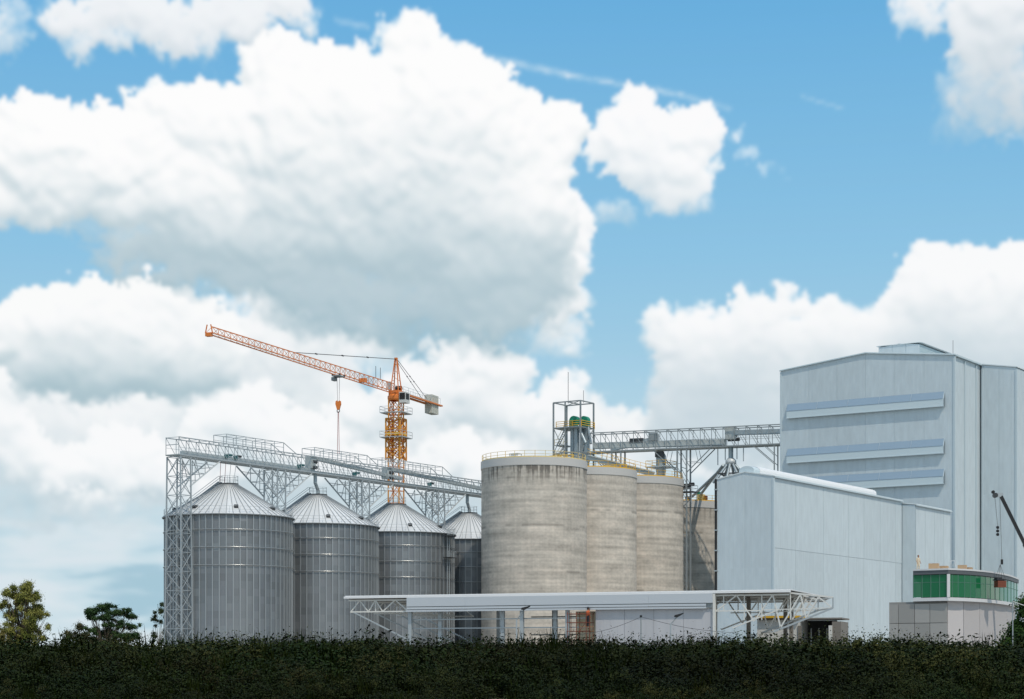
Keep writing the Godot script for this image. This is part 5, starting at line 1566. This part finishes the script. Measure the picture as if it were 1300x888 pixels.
func surface_nets(bones: Array, lo: Vector3, hi: Vector3, cell: float, blend: float, st: SurfaceTool) -> void:
	var n := Vector3i((hi - lo) / cell) + Vector3i.ONE
	var f := PackedFloat32Array()
	f.resize(n.x * n.y * n.z)
	f.fill(0.25)
	for b in bones:
		var a: Vector3 = b[0]
		var e: Vector3 = b[1]
		var m: float = maxf(b[2], b[3]) + 0.09
		var i0 := Vector3i(((a.min(e) - Vector3.ONE * m - lo) / cell).max(Vector3.ZERO))
		var i1 := Vector3i((a.max(e) + Vector3.ONE * m - lo) / cell) + Vector3i.ONE
		for z in range(i0.z, mini(i1.z, n.z)):
			for y in range(i0.y, mini(i1.y, n.y)):
				for x in range(i0.x, mini(i1.x, n.x)):
					var q := x + n.x * (y + n.y * z)
					var d := capsule_d(lo + Vector3(x, y, z) * cell, a, e, b[2], b[3])
					var o := f[q]
					var h := maxf(blend - absf(o - d), 0.0) / blend
					f[q] = minf(o, d) - h * h * blend * 0.25
	var id := PackedInt32Array()
	id.resize(f.size())
	id.fill(-1)
	var vs := PackedVector3Array()
	for z in n.z - 1:
		for y in n.y - 1:
			for x in n.x - 1:
				var q := x + n.x * (y + n.y * z)
				var inside := 0
				var sum := Vector3.ZERO
				var cnt := 0
				var val: Array[float] = []
				for c in 8:
					var v := f[q + (c & 1) + n.x * ((c >> 1 & 1) + n.y * (c >> 2))]
					val.append(v)
					if v < 0.0:
						inside += 1
				if inside == 0 or inside == 8:
					continue
				for c in 8:
					for ax in 3:
						var k := c | (1 << ax)
						if k != c and (val[c] < 0.0) != (val[k] < 0.0):
							var t := val[c] / (val[c] - val[k])
							var pc := Vector3(c & 1, c >> 1 & 1, c >> 2)
							var pk := Vector3(k & 1, k >> 1 & 1, k >> 2)
							sum += pc.lerp(pk, t)
							cnt += 1
				id[q] = vs.size()
				vs.append(lo + (Vector3(x, y, z) + sum / cnt) * cell)
	var step := [1, n.x, n.x * n.y]
	for z in range(1, n.z - 1):
		for y in range(1, n.y - 1):
			for x in range(1, n.x - 1):
				var q := x + n.x * (y + n.y * z)
				for ax in 3:
					var inn := f[q] < 0.0
					if inn != (f[q + step[ax]] < 0.0):
						var u: int = step[(ax + 1) % 3]
						var v: int = step[(ax + 2) % 3]
						var a := id[q]
						var b := id[q - u]
						var c := id[q - u - v]
						var d := id[q - v]
						if a < 0 or b < 0 or c < 0 or d < 0:
							continue
						if inn:
							quad(st, vs[d], vs[c], vs[b], vs[a])
						else:
							quad(st, vs[a], vs[b], vs[c], vs[d])


# faces local +z; reaching: one arm up to the work, else arms hang
func person(o: Node3D, shirt: String, trousers: String, reaching: bool) -> void:
	var hip := Vector3(0, 0.93, 0)
	var neck := Vector3(0, 1.44, 0.02)
	var head := Vector3(0, 1.62, 0.05)
	var body := [[Vector3(0, 1.0, 0), Vector3(0, 1.28, 0.0), 0.145, 0.16], [Vector3(-0.13, 1.36, 0), Vector3(0.13, 1.36, 0), 0.085, 0.085], [neck, head, 0.058, 0.055], [head + Vector3(0, -0.02, 0.01), head + Vector3(0, 0.06, -0.01), 0.085, 0.098]]
	var legs := []
	for s in [-1.0, 1.0]:
		var knee := Vector3(s * 0.12, 0.5, 0.05 if s > 0.0 else 0.0)
		var ankle := Vector3(s * 0.13, 0.09, 0.0 if s > 0.0 else -0.08)
		legs.append([Vector3(s * 0.09, 0.92, 0), knee, 0.098, 0.062])
		legs.append([knee, ankle, 0.06, 0.042])
		legs.append([ankle, ankle + Vector3(s * 0.02, -0.045, 0.15), 0.046, 0.036])
	var arms := []
	var hands := []
	for s in [-1.0, 1.0]:
		var sh := Vector3(s * 0.19, 1.37, 0)
		var up: bool = reaching and s > 0.0
		var el: Vector3 = sh + (Vector3(s * 0.08, 0.02, 0.27) if up else Vector3(s * 0.07, -0.28, 0.0))
		var wr: Vector3 = el + (Vector3(-s * 0.02, 0.22, 0.11) if up else Vector3(s * 0.0, -0.22, 0.11))
		arms.append([sh, el, 0.052, 0.042])
		arms.append([el, wr, 0.041, 0.029])
		hands.append([wr, (wr - el).normalized(), s])
	# one skin for the whole body
	var sk := begin(true)
	surface_nets(body + legs + arms, Vector3(-0.5, -0.02, -0.3), Vector3(0.5, 1.85, 0.6), 0.026, 0.05, sk)
	for h in hands:
		var wr: Vector3 = h[0]
		var d: Vector3 = h[1]
		var side := Vector3(0, 0, 1).cross(d).normalized()
		if side.length() < 0.5:
			side = Vector3.RIGHT
		var palm_n := d.cross(side).normalized()
		var bones := [[wr - d * 0.02, wr + d * 0.075, 0.030, 0.034]]
		for k in 4:
			var root: Vector3 = wr + d * 0.085 + side * (k - 1.5) * 0.02
			var l: float = [0.062, 0.074, 0.07, 0.054][k]
			var bent: Vector3 = root + d * l * 0.55 + palm_n * 0.008
			bones.append([root - d * 0.02, bent, 0.010, 0.009])
			bones.append([bent, bent + d * l * 0.3 + palm_n * l * 0.42, 0.009, 0.007])
		var tb: Vector3 = wr + d * 0.03 + side * h[2] * 0.03
		bones.append([tb, tb + d * 0.035 + side * h[2] * 0.03, 0.012, 0.010])
		bones.append([tb + d * 0.035 + side * h[2] * 0.03, tb + d * 0.065 + side * h[2] * 0.032 + palm_n * 0.01, 0.010, 0.008])
		surface_nets(bones, wr - Vector3.ONE * 0.2, wr + Vector3.ONE * 0.2, 0.008, 0.012, sk)
	part(o, "body", done(sk), M.skin)
	var sh_bones := []
	for b in [body[0], body[1], arms[0], arms[2]]:
		sh_bones.append([b[0], b[1], b[2] + 0.018, b[3] + 0.018])
	var s1 := begin(true)
	surface_nets(sh_bones, Vector3(-0.5, 0.7, -0.35), Vector3(0.5, 1.55, 0.6), 0.026, 0.05, s1)
	part(o, "shirt", done(s1), M[shirt])
	var tr_bones := [[Vector3(-0.03, 0.95, 0), Vector3(0.03, 0.98, 0), 0.15, 0.15]]
	for b in legs:
		if b[2] > 0.05:
			tr_bones.append([b[0], b[1], b[2] + 0.018, b[3] + 0.022])
	var s2 := begin(true)
	surface_nets(tr_bones, Vector3(-0.4, -0.02, -0.35), Vector3(0.4, 1.25, 0.35), 0.026, 0.05, s2)
	part(o, "trousers", done(s2), M[trousers])
	var s3 := begin(true)
	surface_nets([[head + Vector3(0, 0.07, -0.03), head + Vector3(0, 0.05, -0.04), 0.105, 0.10], [head + Vector3(0, -0.02, -0.06), head + Vector3(0, 0.03, -0.05), 0.07, 0.09]], head - Vector3.ONE * 0.25, head + Vector3.ONE * 0.25, 0.02, 0.03, s3)
	part(o, "hair", done(s3), M.hair)
	if reaching:
		part(o, "cap", lathe(PackedVector2Array([Vector2(0.122, 0.0), Vector2(0.118, 0.06), Vector2(0.08, 0.115), Vector2(0, 0.13)]), 16), M.dark_cloth, Transform3D(Basis(), head + Vector3(0, 0.07, -0.02)))
		box(o, "cap_peak", head + Vector3(0, 0.085, 0.13), Vector3(0.17, 0.015, 0.12), M.dark_cloth)
	for s in [-1.0, 1.0]:
		part(o, "ear", unit_rod, M.skin, Transform3D(Basis(Vector3.FORWARD, PI / 2) * Basis.from_scale(Vector3(0.055, 0.03, 0.035)), head + Vector3(s * 0.095, 0.0, 0.0)))
		part(o, "eye", unit_rod, M.hair, Transform3D(Basis(Vector3.RIGHT, PI / 2) * Basis.from_scale(Vector3(0.022, 0.012, 0.014)), head + Vector3(s * 0.034, 0.02, 0.092)))
		box(o, "shoe", Vector3(s * 0.145, 0.045, 0.05 if s > 0.0 else -0.03), Vector3(0.1, 0.09, 0.27), M.dark_cloth)
	part(o, "nose", extrude(PackedVector2Array([Vector2(-0.014, -0.02), Vector2(0.014, -0.02), Vector2(0, 0.03)]), 0.0, 0.03), M.skin, Transform3D(Basis(), head + Vector3(0, -0.01, 0.085)))
	box(o, "mouth", head + Vector3(0, -0.05, 0.088), Vector3(0.045, 0.008, 0.012), M.rust)


# ---------------------------------------------------------------- street lamps

func build_street_lamps() -> void:
	var specs := [[0.35, 150.0, 5.9, 0.85, 6.75, "street lamp with raised dark head in front of the canopy's open bay"], [12.1, 150.0, 5.6, 0.75, 6.2, "street lamp with bent arm in front of the white canopy wall"]]
	for s in specs:
		var o := thing("street_lamp", s[5], "street lamp", at(s[0], 0, s[1]), 0.0, "street lamps before the canopy")
		rod(o, "pole", Vector3.ZERO, Vector3(0, s[2], 0), 0.06, M.lattice)
		rod(o, "arm", Vector3(0, s[2] - 0.05, 0), Vector3(s[3] * 0.75, s[4], 0), 0.04, M.lattice_dark)
		part(o, "lamp_head", extrude(PackedVector2Array([Vector2(-0.35, -0.12), Vector2(-0.1, -0.16), Vector2(0.35, 0.1), Vector2(0.38, 0.2), Vector2(0.1, 0.12), Vector2(-0.3, 0.02)]), -0.12, 0.12), M.black_paint, Transform3D(Basis(), Vector3(s[3] * 0.8, s[4] + 0.02, 0)))
		box(o, "base_plate", Vector3(0, 0.03, 0), Vector3(0.4, 0.06, 0.4), M.lattice_dark)
	var p := thing("cable_pole", "slim dark pole carrying thin cables before the white canopy wall", "pole", at(9.85, 0, 150.0))
	rod(p, "pole", Vector3.ZERO, Vector3(-0.02, 6.1, 0), 0.05, M.lattice_dark)
	part(p, "insulator", lathe(PackedVector2Array([Vector2(0, -0.1), Vector2(0.09, -0.06), Vector2(0.1, 0.05), Vector2(0, 0.12)]), 10), M.black_paint, Transform3D(Basis(), Vector3(-0.02, 6.15, 0)))
	var pts := [[Vector3(0, 6.1, 0), Vector3(-5.0, 4.7, 1.0)], [Vector3(0, 6.1, 0), Vector3(7.5, 4.9, -1.0)]]
	for q in pts:
		var last: Vector3 = q[0]
		for k in 8:
			var t := (k + 1) / 8.0
			var c: Vector3 = q[0].lerp(q[1], t) - Vector3.UP * 0.25 * sin(PI * t)
			rod(p, "cable", last, c, 0.016, M.wire)
			last = c
	# service cable on the right, before the tree
	var w := thing("service_cable", "thin white cable strung between two short posts before the dark tree", "cable", at(25.7, 0, 101.0))
	rod(w, "post", Vector3.ZERO, Vector3(0, 5.45, 0), 0.03, M.lattice)
	rod(w, "post", Vector3(2.6, 0, 0), Vector3(2.6, 4.55, 0), 0.03, M.lattice)
	rod(w, "wire", Vector3(0, 5.45, 0), Vector3(2.6, 4.55, 0), 0.018, M.white_paint)


# ---------------------------------------------------------------- vegetation

# leaves scattered through clumps: centre, radius; each leaf a folded blade
func leaf_mesh(clumps: Array, per: int, size: float, flat: float, seed_: int, lo: Vector3, hi: Vector3) -> ArrayMesh:
	var r := RandomNumberGenerator.new()
	r.seed = seed_
	var v := PackedVector3Array()
	var nn := PackedVector3Array()
	var col := PackedColorArray()
	for c in clumps:
		var centre: Vector3 = c[0]
		var rad: float = c[1]
		var tone := lo.lerp(hi, r.randf())
		for k in int(per * rad * rad):
			var d := Vector3(r.randfn(), r.randfn(), r.randfn()).normalized()
			var p := centre + Vector3(d.x, d.y * flat, d.z) * rad * minf(absf(r.randfn()) * 0.62, 1.7)
			var up := (d + Vector3(r.randf_range(-0.8, 0.8), r.randf_range(0.1, 1.1), r.randf_range(-0.8, 0.8))).normalized()
			var f := up.cross(Vector3(r.randfn(), r.randfn(), r.randfn())).normalized()
			var s := up.cross(f)
			var l := size * r.randf_range(0.7, 1.35)
			var a := p - f * l * 0.5
			var b := p + s * l * 0.28 - up * l * 0.08
			var e := p + f * l * 0.5 - up * l * 0.12
			var g := p - s * l * 0.28 - up * l * 0.08
			var t := tone * r.randf_range(0.75, 1.25)
			for q in [a, b, e, a, e, g]:
				v.append(q)
				nn.append(up)
				col.append(Color(t.x, t.y, t.z))
	var arr := []
	arr.resize(Mesh.ARRAY_MAX)
	arr[Mesh.ARRAY_VERTEX] = v
	arr[Mesh.ARRAY_NORMAL] = nn
	arr[Mesh.ARRAY_COLOR] = col
	var m := ArrayMesh.new()
	m.add_surface_from_arrays(Mesh.PRIMITIVE_TRIANGLES, arr)
	return m


func leaf_material() -> StandardMaterial3D:
	if not M.has("leaf"):
		var m := mat("leaf", Vector3.ONE, 0.8)
		m.metallic_specular = 0.25
		m.vertex_color_use_as_albedo = true
		m.backlight_enabled = true
		m.backlight = Color(0.30, 0.36, 0.12)
		m.cull_mode = BaseMaterial3D.CULL_DISABLED
	return M.leaf


func limb(st: SurfaceTool, pts: Array, r0: float, r1: float) -> void:
	for k in pts.size() - 1:
		var a: Vector3 = pts[k]
		var b: Vector3 = pts[k + 1]
		var ra := lerpf(r0, r1, float(k) / (pts.size() - 1))
		var rb := lerpf(r0, r1, float(k + 1) / (pts.size() - 1))
		var t := along(a, b)
		for i in 7:
			var p := TAU * i / 7.0
			var q := TAU * (i + 1) / 7.0
			var u := t.x * cos(p) + t.z * sin(p)
			var w := t.x * cos(q) + t.z * sin(q)
			quad(st, a + u * ra, a + w * ra, b + w * rb, b + u * rb)


# trunk height, crown: list of clumps made by a rule for each kind
func tree(called: String, label: String, pos: Vector3, seed_: int, clumps: Array, fork: float, trunk_r: float, per: int, leaf: float, flat: float, lo: Vector3, hi: Vector3, group := "") -> void:
	var o := thing(called, label, "tree", pos, 0.0, group)
	var r := RandomNumberGenerator.new()
	r.seed = seed_
	var st := begin(true)
	limb(st, [Vector3.ZERO, Vector3(0.1, fork * 0.5, 0.05), Vector3(0.0, fork, 0.0)], trunk_r, trunk_r * 0.7)
	part(o, "trunk", done(st), M.bark)
	var br := begin(true)
	for c in clumps:
		var e: Vector3 = c[0]
		var base := Vector3(0, fork * r.randf_range(0.8, 1.0), 0)
		var mid := base.lerp(e, 0.5) + Vector3(r.randf_range(-0.3, 0.3), r.randf_range(-0.2, 0.3), r.randf_range(-0.3, 0.3))
		limb(br, [base, mid, e], trunk_r * 0.26, trunk_r * 0.08)
	part(o, "limbs", done(br), M.bark)
	part(o, "crown", leaf_mesh(clumps, per, leaf, flat, seed_ + 1, lo, hi), leaf_material())


func build_trees() -> void:
	var r := RandomNumberGenerator.new()
	r.seed = 91
	# olive-brown tree at the far side of the field
	var c := []
	for k in 150:
		var a := r.randf() * TAU
		var y := r.randf_range(3.6, 10.9)
		var lobe := 1.0 + 0.22 * sin(a * 3.0 + y * 1.3)
		var w := 2.5 * lobe * sqrt(maxf(0.04, 1.0 - pow((y - 7.0) / 4.1, 2.0)))
		var q := sqrt(r.randf_range(0.12, 1.0)) * w
		c.append([Vector3(q * cos(a), y, q * sin(a)), r.randf_range(0.26, 0.55)])
	tree("olive_tree", "tall olive-brown tree standing alone at the edge of the field", at(-49.7, 0, 200.0), 12, c, 4.0, 0.2, 2600, 0.15, 0.9, Vector3(0.085, 0.110, 0.024), Vector3(0.24, 0.235, 0.065))
	c = []
	for k in 60:
		var a := r.randf() * TAU
		var q := sqrt(r.randf()) * 1.9
		c.append([Vector3(q * cos(a), r.randf_range(3.0, 7.4 - q * 0.8), q * sin(a)), r.randf_range(0.28, 0.55)])
	tree("olive_tree", "shorter olive tree in front of the tall olive-brown one", at(-52.6, 0, 196.0), 13, c, 3.0, 0.15, 1900, 0.17, 0.9, Vector3(0.09, 0.095, 0.028), Vector3(0.23, 0.19, 0.07))
	# rounded bush beside the umbrella tree
	c = []
	for k in 90:
		var a := r.randf() * TAU
		var q := sqrt(r.randf()) * 1.9
		c.append([Vector3(q * cos(a), r.randf_range(2.2, 7.6 - q * 1.0), q * sin(a)), r.randf_range(0.25, 0.5)])
	tree("bushy_tree", "round grey-green tree touching the dark umbrella-crowned tree", at(-44.1, 0, 200.0), 14, c, 2.4, 0.16, 2000, 0.16, 0.9, Vector3(0.04, 0.055, 0.02), Vector3(0.11, 0.10, 0.055))
	# dark tree with flat spreading plates of foliage
	c = []
	for pl in [[-1.8, 7.9, 0.9], [-0.9, 8.4, 1.1], [0.1, 8.7, 0.9], [0.9, 7.9, 0.9], [1.7, 8.1, 1.0], [2.5, 7.6, 0.8], [-1.0, 7.5, 0.9], [3.0, 6.7, 0.6], [0.2, 7.4, 0.8], [1.3, 7.1, 0.8], [2.1, 6.6, 0.7], [-0.4, 6.0, 1.1], [0.8, 5.8, 1.0], [1.8, 5.5, 1.1], [-1.4, 6.2, 0.8], [0.4, 4.6, 1.3], [1.6, 4.3, 1.2], [-0.9, 4.4, 1.2], [2.6, 5.6, 1.0], [-1.9, 5.2, 1.0], [2.9, 4.3, 1.0], [0.6, 6.6, 0.9]]:
		for k in 8:
			c.append([Vector3(pl[0] + r.randf_range(-0.75, 0.75) * pl[2], pl[1] + r.randf_range(-0.22, 0.25), r.randf_range(-1.4, 1.4)), pl[2] * r.randf_range(0.28, 0.5)])
	tree("umbrella_tree", "dark green tree with flat spreading umbrella crown", at(-41.3, 0, 200.0), 15, c, 4.2, 0.13, 2600, 0.16, 0.65, Vector3(0.018, 0.042, 0.016), Vector3(0.05, 0.09, 0.032))
	# sprig of a tree behind the end silo
	c = []
	for k in 26:
		c.append([Vector3(r.randf_range(-1.2, 1.2), r.randf_range(6.0, 14.2), r.randf_range(-1.2, 1.2)), r.randf_range(0.3, 0.65)])
	tree("slender_tree", "slender dark tree peeping out beside the end steel silo", at(-58.3, 0, 325.0), 16, c, 7.0, 0.14, 1100, 0.24, 0.8, Vector3(0.02, 0.035, 0.014), Vector3(0.05, 0.07, 0.03))
	# layered dark tree on the near side, cut by the frame
	c = []
	for k in 190:
		var t := r.randf()
		var y := lerpf(1.2, 5.9, t)
		var w := 3.4 * (1.0 - t * 0.82)
		var a := r.randf() * TAU
		var q := w * sqrt(r.randf_range(0.3, 1.0))
		c.append([Vector3(q * cos(a), y - q * 0.12, q * sin(a)), r.randf_range(0.35, 0.7)])
	tree("conifer", "dark green layered conifer in front of the glass office", at(28.5, 0.0, 106.0), 17, c, 4.6, 0.16, 2300, 0.16, 0.55, Vector3(0.014, 0.036, 0.009), Vector3(0.045, 0.09, 0.02))


func scatter(called: String, label: String, m: Mesh, n: int, seed_: int, low: float, high: float, lift: float) -> void:
	var r := RandomNumberGenerator.new()
	r.seed = seed_
	var hn := noise(seed_ + 3, 0.10, 3)
	var kn := noise(seed_ + 4, 0.05, 2)
	var mm := MultiMesh.new()
	mm.transform_format = MultiMesh.TRANSFORM_3D
	mm.use_colors = true
	mm.mesh = m
	mm.instance_count = n
	for i in n:
		var x := r.randf_range(-30.0, 30.0)
		var z := r.randf_range(60.0, 84.0)
		var crest := smoothstep(60.0, 72.0, z) * (1.0 - smoothstep(78.0, 84.0, z))
		var s := r.randf_range(0.78, 1.0) * lerpf(low, high * (1.0 + 0.26 * hn.get_noise_2d(x, z * 0.4)), crest)
		mm.set_instance_transform(i, Transform3D(Basis(Vector3.UP, r.randf() * TAU) * Basis.from_scale(Vector3(s, s * r.randf_range(0.85, 1.08), s)), at(x, bank(z) - 0.08 + lift, z)))
		var t := 1.0 + 0.9 * kn.get_noise_2d(x, z)
		mm.set_instance_color(i, Color(t * (1.0 + 0.3 * hn.get_noise_2d(z, x)), t, t))
	var o := MultiMeshInstance3D.new()
	o.name = called
	o.multimesh = mm
	o.material_override = leaf_material()
	add_child(o, true)
	o.set_meta("kind", "stuff")
	o.set_meta("label", label)
	o.set_meta("category", called)


func build_undergrowth() -> void:
	var r := RandomNumberGenerator.new()
	r.seed = 5
	var cl := []
	for k in 18:
		cl.append([Vector3(r.randf_range(-0.55, 0.55), r.randf_range(0.12, 0.88), r.randf_range(-0.55, 0.55)), r.randf_range(0.2, 0.42)])
	scatter("undergrowth", "dark green shrubs covering the bank in front of the terminal", leaf_mesh(cl, 620, 0.10, 0.9, 77, Vector3(0.007, 0.013, 0.004), Vector3(0.022, 0.034, 0.010)), 2000, 21, 0.7, 1.52, 0.0)
	cl = []
	for k in 11:
		cl.append([Vector3(r.randf_range(-0.4, 0.4), r.randf_range(0.3, 1.0), r.randf_range(-0.4, 0.4)), r.randf_range(0.12, 0.32)])
	scatter("foliage", "small-leaved paler weeds growing between the shrubs on the bank", leaf_mesh(cl, 1500, 0.055, 1.1, 78, Vector3(0.016, 0.022, 0.006), Vector3(0.045, 0.050, 0.016)), 900, 22, 0.6, 1.5, 0.02)
	# upright blades and twigs
	var v := PackedVector3Array()
	var nn := PackedVector3Array()
	var col := PackedColorArray()
	for k in 46:
		var a := r.randf() * TAU
		var b := Vector3(r.randf_range(-0.3, 0.3), 0, r.randf_range(-0.3, 0.3))
		var h := r.randf_range(0.6, 1.35)
		var tip := b + Vector3(cos(a) * h * 0.35, h, sin(a) * h * 0.35)
		var mid := b.lerp(tip, 0.55) + Vector3(0, h * 0.1, 0)
		var w := Vector3(-sin(a), 0, cos(a)) * r.randf_range(0.012, 0.03)
		var t := Vector3(0.02, 0.032, 0.009) * r.randf_range(0.7, 1.7)
		for q in [b - w, b + w, mid + w * 0.7, b - w, mid + w * 0.7, mid - w * 0.7, mid - w * 0.7, mid + w * 0.7, tip]:
			v.append(q)
			nn.append(Vector3(cos(a) * -0.5, 0.6, sin(a) * -0.5).normalized())
			col.append(Color(t.x, t.y, t.z))
	var arr := []
	arr.resize(Mesh.ARRAY_MAX)
	arr[Mesh.ARRAY_VERTEX] = v
	arr[Mesh.ARRAY_NORMAL] = nn
	arr[Mesh.ARRAY_COLOR] = col
	var gm := ArrayMesh.new()
	gm.add_surface_from_arrays(Mesh.PRIMITIVE_TRIANGLES, arr)
	scatter("grass", "tall grass blades standing out of the bank's dark shrubs", gm, 900, 23, 0.7, 1.45, 0.0)
